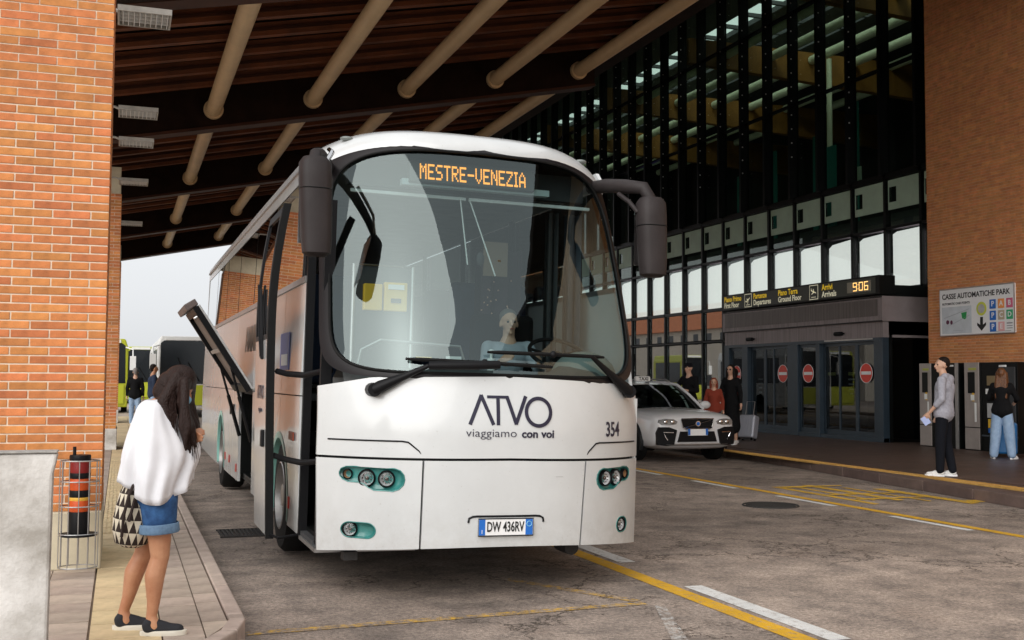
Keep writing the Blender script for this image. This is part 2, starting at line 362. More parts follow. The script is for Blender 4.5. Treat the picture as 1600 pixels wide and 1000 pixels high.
ASPH = asphalt('asphalt'); YEL = asphalt('yellow_road_paint', (.72, .40, .015), .60); YELW = asphalt('worn_yellow_road_paint', (.62, .36, .03), .47)
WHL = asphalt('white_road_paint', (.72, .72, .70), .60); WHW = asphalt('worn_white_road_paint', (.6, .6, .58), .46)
PAVE = mat('paving', (.52, .42, .345), .85, noise=.35, nscale=4, var=.14, bump=.3, bscale=60)
PAVET = mat('tactile_paving', (.72, .56, .33), .85, noise=.28, nscale=5, var=.07, bump=.3, bscale=60)
KERB = mat('kerb_stone', (.50, .40, .34), .85, noise=.3, nscale=6, var=.1, bump=.3, bscale=60)
PAVED = mat('dark_paving', (.125, .080, .062), .45, noise=.4, nscale=1.2, var=.12, bump=.15, bscale=30)
TACR = mat('tactile_ochre', (.60, .35, .09), .7, noise=.35, nscale=5, var=.08)
KERBR = mat('dark_kerb_stone', (.15, .10, .085), .75, noise=.35, nscale=3, var=.12)
STON = mat('pale_stone', (.62, .58, .5), .8, noise=.25, nscale=12)

b = MB(); b.add([(-1500, -400, 0), (1500, -400, 0), (1500, 2500, 0), (-1500, 2500, 0)], [(0, 1, 2, 3)])
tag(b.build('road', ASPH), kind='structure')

def strip(name, x0, x1, y0, y1, m, z=.004, rot=0):
    b = MB(); b.add([(x0, y0, z), (x1, y0, z), (x1, y1, z), (x0, y1, z)], [(0, 1, 2, 3)]); return tag(b.build(name, m), kind='structure')
strip('yellow_lane_line', 3.88, 4.03, 1, 60, YEL)
strip('yellow_lane_line', 8.66, 8.80, -2, 60, YEL)
for y in (-.5, 2.4, 5.75, 8.75, 11.9, 15.0): strip('white_lane_dash', 4.09, 4.24, y, y+(1.85 if y == 5.75 else 1.1), WHL)
for i in range(-2, 12): strip('white_lane_dash', 8.50, 8.61, 8.95-1.6+i*2.38-.2, 8.95-.4+i*2.38-.1, WHL)
b = MB()
for (p, q, hw) in (((.75, 7.02), (3.52, 7.12), .05), ((2.9, 8.3), (3.5, 7.2), .045)):
    d = Vector((q[0]-p[0], q[1]-p[1])).normalized(); n = Vector((-d.y, d.x))*hw
    b.add([(p[0]-n.x, p[1]-n.y, .004), (q[0]-n.x, q[1]-n.y, .004), (q[0]+n.x, q[1]+n.y, .004), (p[0]+n.x, p[1]+n.y, .004)], [(0, 1, 2, 3)])
tag(b.build('faded_yellow_bay_line', YELW), kind='structure')
b = MB(); b.add([(3.0, 5.6, .004), (3.12, 5.6, .004), (3.62, 7.0, .004), (3.55, 7.02, .004)], [(0, 1, 2, 3)])
b.add([(2.35, 5.9, .004), (2.75, 5.9, .004), (2.7, 6.1, .004), (2.4, 6.08, .004)], [(0, 1, 2, 3)])
tag(b.build('faded_white_mark', WHW), kind='structure')
b = MB(); rr = random.Random(3)
for (x0, x1, y0, y1) in ((9.15, 9.27, 11.9, 14.3), (9.45, 9.53, 12.3, 14.2), (9.75, 9.9, 12.2, 14.4), (10.1, 10.17, 12.0, 13.9), (10.42, 10.6, 11.6, 13.6), (9.3, 10.5, 13.0, 13.12), (9.3, 10.4, 12.4, 12.52), (10.5, 10.95, 11.7, 11.95), (9.2, 10.3, 14.1, 14.25)):
    b.add([(x0, y0, .004), (x1, y0+.05, .004), (x1+.03, y1, .004), (x0+.02, y1+.04, .004)], [(0, 1, 2, 3)])
    for v in range(len(b.v)-4, len(b.v)): b.v[v] = (b.v[v][0], b.v[v][1], .004+.0006*(len(b.v)//4))
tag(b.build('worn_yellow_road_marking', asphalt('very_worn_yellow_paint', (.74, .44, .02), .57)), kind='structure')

def disc_obj(name, c, r, m, parent=None, n=32, h=.01):
    b = MB(); b.cyl((c[0], c[1], c[2]), (c[0], c[1], c[2]+h), r, n=n); return b.build(name, m, parent)
IRON = mat('cast_iron', (.035, .032, .03), .7, noise=.4, nscale=25, bump=.5, bscale=50)
mh = thing('manhole_cover', 'round dark iron manhole cover set in the road right of the bus', 'manhole cover', (7.8, 12.2, 0))
disc_obj('cover', (0, 0, 0), .31, IRON, mh, h=.008)
b = MB(); b.tube([(.345*math.cos(2*PI*i/32), .345*math.sin(2*PI*i/32), .002) for i in range(32)], .014, n=5, closed=True); b.build('rim', IRON, mh)
b = MB()
for i in range(-4, 5):
    ww = math.sqrt(.28**2-(i*.06)**2); b.box(-ww, ww, i*.06-.012, i*.06+.012, .008, .014)
tag(b.build('ribs', IRON, mh), kind='stuff')
dg_ = thing('drain_grate', 'dark slotted drain grate in the road beside the pavement kerb', 'drain', (1.18, 11.55, 0))
b = MB()
for i in range(11): b.box(-.2+i*.04-.01, -.2+i*.04+.01, -.25, .25, .001, .014)
b.box(-.22, .22, -.28, -.25, .001, .016); b.box(-.22, .22, .25, .28, .001, .016)
tag(b.build('grate_bars', IRON, dg_), kind='stuff'); strip('x', -.2, .2, -.25, .25, BLK, .0025).parent = dg_; bpy.data.objects['x'].name = 'grate_pit'

# ---- left pavement
b = MB(); b.prism([(-9, 6.15), (.30, 6.15), (.44, 6.25), (.64, 6.75), (.64, 70), (-9, 70)], lambda x, y: (x, y, .0), (0, 0, .10))
sw = tag(b.build('pavement', PAVE), kind='structure')
def tile_mesh(name, dx, dy, m, dz=.03, ribs=0):
    b = MB(); b.box(0, dx, 0, dy, 0, dz)
    if ribs:
        for i in range(ribs): x = dx*(i+.5)/ribs; b.box(x-dx*.17/ribs*1.4, x+dx*.17/ribs*1.4, .01, dy-.01, dz, dz+.005)
    me = b.mesh(name); me.materials.append(m); return me
tL = tile_mesh('paving_tile', .292, .288, PAVE); tT = tile_mesh('tactile_tile', .378, .388, PAVET, ribs=0); tTr = tile_mesh('ribbed_tactile_tile', .378, .388, PAVET, ribs=9)
tA = tile_mesh('paving_tile_narrow', .222, .288, PAVE); tB = tile_mesh('paving_tile_slim', .142, .288, PAVE)
for r in range(12):
    for x in (-.735, -.437):
        inst('tile', tL, sw, (x, 6.16+.30*r, .10+rr.uniform(-.001, .001)))
far = MB()
for r in range(36):
    y = 6.16+.4*r
    inst('tactile_tile', tTr if y > 10.6 else tT, sw, (-.131, y, .10))
for r in range(46):
    y = 6.16+.30*r; z = .10+rr.uniform(-.0012, .0012)
    if y > 6.3: inst('tile', tA, sw, (.256, y, z))
    if y > 6.7: inst('tile', tB, sw, (.486, y+.08, z))
b = MB(); b.prism([(.256, 6.17), (.31, 6.17), (.43, 6.28), (.476, 6.40), (.476, 6.448), (.256, 6.448)], lambda x, y: (x, y, .10), (0, 0, .03)); b.build('tile', PAVE, sw)
b = MB(); b.prism([(.486, 6.42), (.632, 6.76), (.632, 6.832), (.486, 6.832)], lambda x, y: (x, y, .10), (0, 0, .03)); b.build('tile', PAVE, sw)
for r in range(40):
    y = 20.7+.6*r
    if y < 44: far.box(-.131, .247, y, y+.59, .10, .13); far.box(.256, .478, y, y+.59, .10, .1295); far.box(.486, .63, y, y+.59, .10, .1298)
tag(far.build('far_tiles', PAVET, sw), kind='stuff')
b = MB(); b.box(-9, -.745, 6.16, 70, .10, .1285); b.box(-.74, -.139, 9.8, 70, .10, .1288); b.build('screed', PAVE, sw)
kerbm = None
kp = [(.74, 46), (.74, 40)]+[(.74, 40-1.0*i) for i in range(1, 34)]+[(.74, 6.86), (.665, 6.56), (.53, 6.30), (.36, 6.14), (-.6, 6.10), (-1.6, 6.10)]
kroot = tag(thing('kerb', 'x', 'kerb'), kind='structure'); del kroot['label']; del kroot['category']
for (p, q) in zip(kp, kp[1:]):
    p, q = Vector(p), Vector(q); d = (q-p); l = d.length; d.normalize(); n = Vector((d.y, -d.x))  # inward (left pavement)
    if n.x > 0 and abs(d.y) > .5: n = -n
    if abs(d.y) <= .5 and n.y < 0: n = -n
    g = d*.004; a = p+g; c = q-g; w_ = n*.098
    bb = MB(); top = .134
    bb.add([(a.x, a.y, 0), (c.x, c.y, 0), (c.x+w_.x, c.y+w_.y, 0), (a.x+w_.x, a.y+w_.y, 0), (a.x, a.y, top), (c.x, c.y, top), (c.x+w_.x, c.y+w_.y, top), (a.x+w_.x, a.y+w_.y, top)],
           [(0, 1, 5, 4), (1, 2, 6, 5), (2, 3, 7, 6), (3, 0, 4, 7), (4, 5, 6, 7)])
    bb.build('kerb_stone', KERB, kroot, bevel=.012)
b = MB(); b.prism([(.50, 5.95), (.70, 5.98), (.76, 6.42), (.66, 6.47), (.52, 6.22)], lambda x, y: (x, y, 0), (0, 0, .10))
tag(b.build('pale_stone_block', STON, bevel=.02), 'pale worn stone block lying at the kerb corner by the woman', 'stone')

# ---- right platform
kr = [(10.45, -6), (10.5, 9), (10.66, 11), (10.9, 12.6), (11.2, 14.6), (11.6, 17), (11.95, 20), (12.0, 24), (12.0, 60)]
PZ = .15
def kx(y, off=0):
    for (a, b_) in zip(kr, kr[1:]):
        if a[1] <= y <= b_[1]: return a[0]+(b_[0]-a[0])*(y-a[1])/(b_[1]-a[1])+off
    return kr[-1][0]+off
b = MB(); b.prism([(x+.3, y) for x, y in kr]+[(40, 60), (40, -6)], lambda x, y: (x, y, 0), (0, 0, PZ-.012))
pf = tag(b.build('platform_pavement', PAVED), kind='structure')
kr2 = tag(thing('kerb', 'x', 'k'), kind='structure'); del kr2['label']; del kr2['category']
y = -6.0
while y < 46:
    l = 1.2; bb = MB(); g = .005
    P = [(kx(y+g), y+g), (kx(y+l-g), y+l-g), (kx(y+l-g)+.30, y+l-g), (kx(y+g)+.30, y+g)]
    bb.prism(P, lambda x, yy: (x, yy, 0), (0, 0, PZ)); bb.build('kerb_stone', KERBR, kr2, bevel=.02); y += l
def tx(y): return 11.22+.045*(min(max(y, 10), 24)-10)
y = 6.0
while y < 44:
    l = .6; bb = MB()
    bb.prism([(tx(y), y+.004), (tx(y+l), y+l-.004), (tx(y+l)+.30, y+l-.004), (tx(y)+.30, y+.004)], lambda x, yy: (x, yy, PZ-.012), (0, 0, .014))
    for k in range(6):
        yy = y+.05+k*.1; bb.box(tx(y)+.02, tx(y)+.28, yy-.022, yy+.022, PZ+.002, PZ+.007)
    bb.build('tactile_tile', TACR, pf); y += l
# dark paving slabs of the platform, nearest rows one by one
sl_me = tile_mesh('paving_slab', .592, .592, PAVED, dz=.012)
farp = MB()
for i in range(11):
    for j in range(28):
        x, y = 11.9+.6*i, 10.2+.6*j
        if x < tx(y)+.34: continue
        if j < 20: inst('paving_slab', sl_me, pf, (x, y, PZ-.012+rr.uniform(-.0008, .0008)))
        else: farp.box(x, x+.592, y, y+.592, PZ-.012, PZ-.0005)
tag(farp.build('far_slabs', PAVED, pf), kind='stuff')

# ------------------------------------------------------------------ brickwork
def bmesh_brick(name, l, h, d, m, chip=0):
    b = MB(); b.box(0, l, 0, d, 0, h); me = b.mesh(name); me.materials.append(m)
    bm = bmesh.new(); bm.from_mesh(me); bmesh.ops.bevel(bm, geom=[e for e in bm.edges], offset=.003, segments=1, affect='EDGES'); bm.to_mesh(me); bm.free()
    return me
def brickwork(root, O, u, n, L, z0, z1, course, bl, joint, m, near, limit, shift=0, flip=False):
    """bricks on the face through O running along u, face normal n; nearest ones are objects, the rest one mesh"""
    full = bmesh_brick('brick', bl-joint, course-joint, .10, m); half = bmesh_brick('half_brick', bl/2-joint, course-joint, .10, m)
    u = Vector(u); n = Vector(n); O = Vector(O); ang = math.atan2(u.y, u.x)
    items = []; r = 0; z = z0
    while z < z1-.02:
        s = 0; first = (r % 2 == 0)
        while s < L-.02:
            l = bl/2 if first or s+bl > L+.02 else bl; first = False
            if s+l > L+.02: break
            items.append((s, z, l < bl*.75)); s += l
        z += course; r += 1
    ctr = Vector(near)
    items.sort(key=lambda t: (O+u*t[0]+Vector((0, 0, t[1]))-ctr).length)
    st = MB(); sgn = 1 if (Vector((-u.y, u.x, 0)).dot(n) < 0) else -1
    for k, (s, z, hf) in enumerate(items):
        P = O+u*s+Vector((0, 0, z-O.z))+n*rr.uniform(-.0015, .0015)
        if k < limit:
            o = inst('brick', half if hf else full, root, P, (0, 0, ang))
            if sgn < 0: o.location = P-n*.10
        else:
            l = (bl/2 if hf else bl)-joint; h = course-joint; A = P; B = P+u*l; dn = -n*.03
            vs = [A, B, B+Vector((0, 0, h)), A+Vector((0, 0, h))]; vs = vs+[v+dn for v in vs]
            st.add(vs, [(0, 1, 2, 3), (0, 1, 5, 4), (1, 2, 6, 5), (2, 3, 7, 6), (3, 0, 4, 7)])
    if st.v: tag(st.build('brickwork', m, root), kind='stuff')
CO, BLN, JT = .065, .27, .010
XC = -.115; YC = 8.98
c1 = thing('brick_column', 'large orange brick column in the left foreground behind the concrete block', 'brick column', (0, 0, 0))
b = MB(); b.box(-1.75, XC-.004, YC+.005, YC+1.1, .56, 8); b.build('mortar_core', MORTAR, c1)
b = MB(); b.box(-1.76, XC+.004, YC-.012, YC+1.11, .13, .56); b.build('plinth', CREAM, c1, bevel=.01)
brickwork(c1, (XC, YC, .565), (-1, 0, 0), (0, -1, 0), 6*BLN, .565, 8.0, CO, BLN, JT, BRICK, (-.5, YC, 2.6), 300)
brickwork(c1, (XC, YC+.105, .565), (0, 1, 0), (1, 0, 0), 3.5*BLN, .565, 8.0, CO, BLN, JT, BRICK, (XC, YC, 2.5), 0)
def column2(Y, n, far=True):
    c = thing('brick_column', ('dark brick column with pale capital just behind the foreground brick column', 'farthest brick column standing by the lime coloured bus')[n], 'brick column', (0, 0, 0))
    b = MB(); b.box(-1.75, -.074, Y+.005, Y+1.1, .55, 5.27); b.build('mortar_core', MORTAR, c)
    b = MB(); b.box(-1.76, -.05, Y-.02, Y+1.11, .13, .55); b.build('plinth', CONC, c, bevel=.01)
    b = MB(); b.box(-1.6, -.085, Y+.06, Y+1.0, 5.27, 5.85); b.build('capital', CREAM, c, bevel=.01)
    brickwork(c, (-.07, Y, .555), (-1, 0, 0), (0, -1, 0), 6*BLN, .555, 5.26, CO, BLN, JT, BRICK, (0, Y, 2), 0)
    brickwork(c, (-.07, Y+.03, .555), (0, 1, 0), (1, 0, 0), 3.5*BLN, .555, 5.26, CO, BLN, JT, BRICK, (0, Y, 2), 0)
column2(23.6, 0); column2(37.6, 1)

# ------------------------------------------------------------------ canopy
can = thing('station_canopy', 'dark brown timber canopy roof with cream tubes above the bus bays', 'canopy')
SL = .20
def zb(x): return 5.76+SL*x
BY = [13.1, 20.5, 27.7, 34.9, 41.5]; XL, XR = -1.9, 8.95
def slopebox(x0, x1, y0, y1, za, ztop):   # za, ztop: offsets from zb line
    b = MB(); P = [(x0, zb(x0)+za), (x1, zb(x1)+za), (x1, zb(x1)+ztop), (x0, zb(x0)+ztop)]
    b.prism(P, lambda x, z: (x, y0, z), (0, y1-y0, 0)); return b
for Y in BY:
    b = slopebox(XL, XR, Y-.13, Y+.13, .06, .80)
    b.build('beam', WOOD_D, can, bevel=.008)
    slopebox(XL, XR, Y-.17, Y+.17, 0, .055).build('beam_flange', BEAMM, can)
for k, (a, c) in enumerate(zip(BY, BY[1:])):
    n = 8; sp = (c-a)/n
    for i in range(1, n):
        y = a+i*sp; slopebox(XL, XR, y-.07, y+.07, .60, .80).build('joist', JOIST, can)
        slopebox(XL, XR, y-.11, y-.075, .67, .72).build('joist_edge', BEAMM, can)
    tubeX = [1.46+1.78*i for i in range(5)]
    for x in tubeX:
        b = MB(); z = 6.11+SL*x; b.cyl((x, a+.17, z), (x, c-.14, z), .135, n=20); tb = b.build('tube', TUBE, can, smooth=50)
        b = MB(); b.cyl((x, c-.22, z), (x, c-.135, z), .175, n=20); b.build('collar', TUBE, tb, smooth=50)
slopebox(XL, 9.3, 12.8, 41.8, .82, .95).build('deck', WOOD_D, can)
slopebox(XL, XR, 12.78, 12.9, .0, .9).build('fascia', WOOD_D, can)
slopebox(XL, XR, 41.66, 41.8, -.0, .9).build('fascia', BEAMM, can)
b = MB(); b.box(8.96, 9.28, 12.8, 58, 7.95, 9.3); b.build('edge_beam', WOOD_D, can)
b = MB(); b.prism([(9.28, 8.6), (18.65, 15.35), (18.65, 15.6), (9.28, 8.9)], lambda x, z: (x, 14.8, z), (0, 42.7, 0)); b.build('steep_roof', WOOD_D, can)

# hanging louvre lights along the column line
LMET = mat('louvre_metal', (.46, .44, .40), .4, noise=.3, nscale=9)
lab = ['white louvred light panel at the top, nearest of the row beside the brick column', 'second louvred light panel below the nearest one beside the brick column', 'third louvred light seen edge on beside the brick column', 'fourth louvred light with curved bracket above the pale capital', 'farthest louvred light beside the dark brick column']
for i, Y in enumerate((12.0, 16.4, 18.6, 22.4, 28.5)):
    L_ = thing('louvre_light', lab[i], 'light', (.13, Y, 5.3+(0 if i < 2 else .02)), group='louvred lights beside the columns')
    b = MB(); b.box(-.25, .28, -.26, -.24, 0, .06); b.box(-.25, .28, .24, .26, 0, .06); b.box(-.25, -.23, -.24, .24, 0, .06); b.box(.26, .28, -.24, .24, 0, .06); b.box(-.23, .26, -.24, .24, .05, .06)
    b.build('frame', LMET, L_)
    b = MB()
    for k in range(9): x = -.2+k*.055; b.box(x, x+.008, -.24, .24, .004, .045)
    for k in range(3): b.box(-.23, .26, -.13+k*.12, -.122+k*.12, .003, .046)
    tag(b.build('louvre_blades', WHITE2, L_), kind='stuff')
    b = MB(); b.tube([(-.2, 0, .05), (-.3, 0, .09), (-.6, 0, .10)], .018, n=6); b.build('bracket', LMET, L_)

# ------------------------------------------------------------------ terminal
ter = thing('terminal_building', 'airport terminal with black framed glass facade and lit interior', 'terminal')
XG = 18.7
MY = [22.3+1.37*k for k in range(28)]
for k, Y in enumerate([20.93]+MY):
    b = MB(); b.box(XG-.09, XG+.08, Y-.045, Y+.045, 0.15 if k > 5 else 3.9, 14.9); b.box(XG-.24, XG-.095, Y-.05, Y+.05, 6.95, 14.85); mo = b.build('mullion', BLK, ter)
    if 2 < k < 18:
        b = MB(); rr2 = random.Random(k); t0 = 8.2 if k % 2 else 10
        for j in range(12): b.cyl((XG-.17, Y-.05, t0+j*.42), (XG-.17, Y-.062, t0+j*.42), .022, n=6)
        tag(b.build('bolt_heads', WHITE2, mo), kind='stuff')
TZ = [2.9, 3.95, 5.55, 6.92, 9.8, 12.6, 14.75]
for z, t in zip(TZ, (.05, .10, .07, .16, .05, .05, .2)):
    b = MB(); b.box(XG-.09, XG+.08, 20.9 if z > 3 else 29.1, 60, z-t/2, z+t/2); b.build('transom', BLK, ter)
rows = list(zip(TZ[1:], TZ[2:]))
ys = [20.93]+MY
for a, c in zip(ys, ys[1:]):
    for z0, z1 in rows+([(.2, 2.9), (2.9, 3.95)] if a > 29 else []):
        b = MB(); b.box(XG-.006+rr.uniform(-.001, .001), XG+.004, a+.065, c-.065, z0+.06, z1-.06); b.build('pane', TGL2 if z1 < 5 else TGL, ter)
    # blinds of the first-floor row, their glow added in place of daylight
    b = MB(); t = rr.uniform(0, .12)
    b.prism([(a+.09, 4.02), (c-.09, 4.02), (c-.09, 5.42-t), (c-.25, 5.47-t*.6), (a+.25, 5.48), (a+.09, 5.38)], lambda y, z: (XG+.10, y, z), (.02, 0, 0)); b.build('glowing_white_blind', FROST_GLOW, ter)
    b = MB(); b.prism([(a+.10, 6.03), (c-.10, 6.03), (c-.10, 6.80), (a+.10, 6.80)] [::1], lambda y, z: (XG-.045, y, z), (.02, 0, 0),
        holes=[[(c-.12, 6.22), (c-.12, 6.62), (c-.42, 6.62), (c-.42, 6.22)]]); b.build('green_panel', GRNP, ter)
    b = MB(); b.box(XG+.3, XG+.35, a, c, 5.58, 6.0); b.build('parapet', DARK2, ter)
# interior
b = MB(); b.box(33, 33.3, 20, 64, 0, 15); b.box(18.9, 33, 60, 60.2, 0, 15); b.box(18.9, 33, 20.0, 20.2, 0, 15); b.box(18.9, 33, 20.2, 60, 0, .14); b.box(20.2, 33, 20.2, 60, 5.56, 5.9); b.build('interior_walls', DARK, ter)
for x in (20.5, 22.3, 24.1, 25.9, 27.7, 29.5):
    for a, c in ((20.5, 27.7), (27.7, 34.9), (34.9, 42.1), (42.1, 49.3), (49.3, 58)):
        b = MB(); z = 13.45+.04*(x-20.5); b.cyl((x, a+.2, z), (x, c-.2, z), .17, n=14); b.build('interior_tube', PALET, ter, smooth=50)
for Y in (27.7, 34.9, 42.1, 49.3):
    b = MB(); b.prism([(18.95, 13.0), (32.9, 12.4), (32.9, 13.9), (18.95, 13.9)], lambda x, z: (x, Y-.15, z), (0, .3, 0)); b.build('timber_beam', ORINT, ter)
for x0, x1 in ((18.9, 21.0), (22.0, 22.8), (23.7, 24.6), (25.5, 33)):
    b = MB(); b.box(x0, x1, 20, 60, 14.95, 15.15); b.build('roof_strip', DARK2, ter)
b = MB()
for i in range(28):
    b.box(18.9, 33, 20.3+i*1.44, 20.42+i*1.44, 14.96, 15.1)
tag(b.build('skylight_bars', DARK2, ter), kind='stuff')
for (x, y) in ((24, 33.5), (24, 41), (24, 27), (24, 48)):
    b = MB(); b.cyl((x, y, 5.9), (x, y, 13.3), .10, n=10); b.build('interior_post', PALET, ter, smooth=50)
for (x, y, z0, z1, ww) in ((21.3, 33.0, 6.1, 9.6, .35), (21.2, 30.4, 6.1, 9.6, .25), (21.4, 28.6, 6.1, 10.3, .35), (21.5, 35.6, 6.0, 9.2, .3), (22.6, 31.7, 6, 9.6, .9)):
    b = MB(); b.box(x, x+.05, y-ww/2, y+ww/2, z0, z1); b.build('teal_glass_fin', TEALG, ter)
for (y, z, s_) in ((39.5, 7.9, .6), (26.6, 7.6, .35), (23.0, 9.0, .35)):
    b = MB(); b.box(20.0, 20.04, y-s_*.4, y+s_*.4, z-s_*.6, z+s_*.6); b.build('interior_notice', GRNP, ter)
b = MB(); b.box(20.5, 20.55, 40.9, 41.05, 8.2, 8.7); b.build('blue_lamp', mat('blue_lamp', (.05, .05, .6), .4, emit=(.15, .15, 1), estr=3), ter)

bw = thing('brick_wall', 'tall orange brown brick wall of the terminal at the right edge', 'brick wall')
XW = 17.6
b = MB(); b.box(XW+.012, 18.6, -14, 20.86, 0.15, 14.9); b.build('mortar_core', MORTAR_R, bw)
brickwork(bw, (XW, 20.87, .2), (0, -1, 0), (-1, 0, 0), 20*BLN, .2, 12.2, CO, BLN, JT, BRICK_R, (XW, 19.4, 3.3), 300)

# unseen roof slabs, added for the windscreen's reflection edge and shading on the wall
b = MB(); b.prism([(6.6, 7.6), (10.8, 8.4), (10.8, 8.7), (6.6, 7.9)], lambda x, z: (x, -4, z), (0, 16.7, 0)); b.build('added_unseen_deck', WOOD_D, can)
b = MB(); b.prism([(10.8, 9.9), (17.5, 14.7), (17.5, 15.0), (10.8, 10.2)], lambda x, z: (x, 7.5, z), (0, 7.3, 0)); b.build('added_unseen_deck', WOOD_D, can)

# ------------------------------------------------------------------ the coach
bus = thing('coach', 'white coach with large curved windscreen and lit amber destination display', 'coach', (2.621, 7.487, 0), (0, .02, 0))
def rake(z): return 0 if z < 1.2 else .82*((z-1.2)/2.2)**1.5
def yf(x, z): return .56*(abs(x)/1.25)**2.6+rake(z)
def S(x, z, o=0): return Vector((x, yf(x, z)-o, z))
def hw(z): return 1.285-(.05*(z-1.6)/1.8 if z > 1.6 else 0)-(.02*(1-z)/.7 if z < 1 else 0)
def lin(a, b, n): return [a+(b-a)*i/n for i in range(n+1)]
def panel(xa, xb, za, zb_, nx=26, nz=8, o=0, th_=.035):
    """front skin patch; bounds may depend on the other coordinate"""
    P = []
    for j in range(nz+1):
        v = j/nz; row = []
        for i in range(nx+1):
            u = i/nx; zm = .5*(za(0)+zb_(0)); xl, xr = xa(v), xb(v); x = xl+(xr-xl)*u
            z = za(x)+(zb_(x)-za(x))*v; row.append(S(x, z, o))
        P.append(row)
    return MB().slab(P, (0, th_, 0))
botz = lambda x: .385-.075*(abs(x)/1.25)**2.2
def build_panel(name, *a, parent=bus, m=WHITE, **k): return panel(*a, **k).build(name, m, parent, smooth=40)
seam = lambda x: 1.0-.012*abs(x)
pl = build_panel('bumper_corner', lambda v: -hw(.3+.7*v), lambda v: -.632+.008*v, botz, lambda x: seam(x)-.009, 20, 14)
pr = build_panel('bumper_corner', lambda v: .592+.04*v, lambda v: hw(.3+.7*v), botz, lambda x: seam(x)-.009, 20, 14)
pc = build_panel('bumper_centre', lambda v: -.618+.008*v, lambda v: .578+.04*v, botz, lambda x: seam(x)-.009, 22, 12)
topz = lambda x: 1.592-.03*abs(x)-.06*max(0, (abs(x)-.95)/.33)
pu = build_panel('front_panel', lambda v: -hw(1+.5*v), lambda v: hw(1+.5*v), lambda x: seam(x)+.009, topz, 40, 12)
# dark seams behind the gaps
b = panel(lambda v: -1.24, lambda v: 1.24, lambda x: botz(x)+.03, lambda x: topz(x)-.02, 30, 8, o=-.085, th_=.01); b.build('front_backing', BLK, bus)

def capsule(x0, x1, z, r, n=14):
    return [(x1+r*math.cos(t), z+r*math.sin(t)) for t in lin(-PI/2, PI/2, n)]+[(x0+r*math.cos(t), z+r*math.sin(t)) for t in lin(PI/2, 3*PI/2, n)]
def cutter(poly, y0, y1):
    b = MB(); b.prism(poly, lambda x, z: (x, y0, z), (0, y1-y0, 0)); o = b.build('cut', BLK, bus); return o
def hl_poly(s):
    P = [(-1.145, .878), (-1.135, .905), (-1.105, .922), (-1.06, .926), (-.80, .922), (-.765, .908), (-.742, .878), (-.736, .845), (-.744, .81), (-.77, .778), (-.81, .762), (-.93, .764), (-.965, .782), (-.995, .806), (-1.03, .815), (-1.09, .816), (-1.125, .832), (-1.142, .855)]
    return [(x*s*-1, z) for x, z in P] if s > 0 else P
def slopey(x): return (yf(x+.01, .8)-yf(x-.01, .8))/.02
REFL = mat('lamp_reflector', (.85, .85, .86), .22, .55)
def lamp(parent, name, x, z, r, kind):
    y = yf(x, z); sl = slopey(x)
    ax = Vector((sl*.55, -1, 0)).normalized(); c = Vector((x, y+.022, z))
    t1 = ax.cross(Vector((0, 0, 1))).normalized(); t2 = t1.cross(ax)
    def ring(rad, off): return [c+ax*off+(t1*math.cos(a)+t2*math.sin(a))*rad for a in lin(0, 2*PI, 28)[:-1]]
    L_ = MB(); L_.grid([ring(r*1.22, -.03), ring(r*1.22, .005), ring(r*1.05, .016), ring(r*.98, .0), ring(r*.98, -.03)], closeu=True)
    lo = L_.build(name, BLKG, parent, smooth=40)
    b = MB(); b.grid([ring(r*(.97*math.sin(a)), -.035*math.cos(a)-.0) for a in lin(.08, PI/2, 7)], closeu=True)
    b.build('reflector', REFL if kind != 'amber' else mat('amber_lens', (.33, .17, .08), .3), lo, smooth=60)
    if kind != 'amber':
        b = MB(); b.sphere(c+ax*(-.012), r*.30, 12, 8); b.build('bulb_cap', mat('smoked_cap', (.12, .10, .09), .2, .6), lo, smooth=60)
        b = MB()
        for a in lin(0, 2*PI, 9)[:-1]: p = c+(t1*math.cos(a)+t2*math.sin(a))*r*.62-ax*.012; b.sphere(p, r*.12, 6, 5)
        tag(b.build('facets', mat('facet_grey', (.2, .2, .2), .15, .8), lo), kind='stuff')
        b = MB(); b.grid([ring(r*.96*math.sin(a), .012*math.cos(a)+.002) for a in lin(.02, PI/2, 6)], closeu=True); b.build('glass_cover', LENS, lo, smooth=60)
for s, P in ((-1, pl), (1, pr)):
    poly = hl_poly(s); cut(P, cutter(poly, -.2, 1.0))
    fg = capsule(s*1.07 if s < 0 else .965, s*.965 if s < 0 else 1.07, .478, .054) if s < 0 else capsule(1.035, 1.06, .482, .058)
    cut(P, cutter(fg, -.2, 1.0))
    hb = bpy.data.objects.new('headlight_cluster', None); COL.objects.link(hb); hb.parent = bus
    # recessed bowls following the bow of the front
    for nm, pg, dep in (('lamp_recess', poly, .045), ('fog_recess', fg, .05)):
        cx = sum(p[0] for p in pg)/len(pg); cz = sum(p[1] for p in pg)/len(pg)
        rings = []
        for f, d in ((1.0, -.001), (.985, dep*.6), (.90, dep), (.45, dep*1.15), (.02, dep*1.15)):
            rings.append([S(cx+(px-cx)*f, cz+(pz-cz)*f, -d-.0) for px, pz in pg])
        b = MB().grid(rings, closeu=True); b.build(nm, TEAL, hb, smooth=50)
        b = MB(); b.tube([S(px, pz, .001) for px, pz in pg], .0045, n=5, closed=True); b.build('recess_lip', TEAL, hb, smooth=50)
    for (x, z, r, k) in ((1.09, .868, .030, 'amber'), (.972, .846, .052, 'h'), (.848, .846, .050, 'h')): lamp(hb, 'headlight' if k == 'h' else 'turn_signal', s*x, z, r, k)
    lamp(hb, 'fog_lamp', s*1.065 if s < 0 else 1.048, .478, .045, 'h')
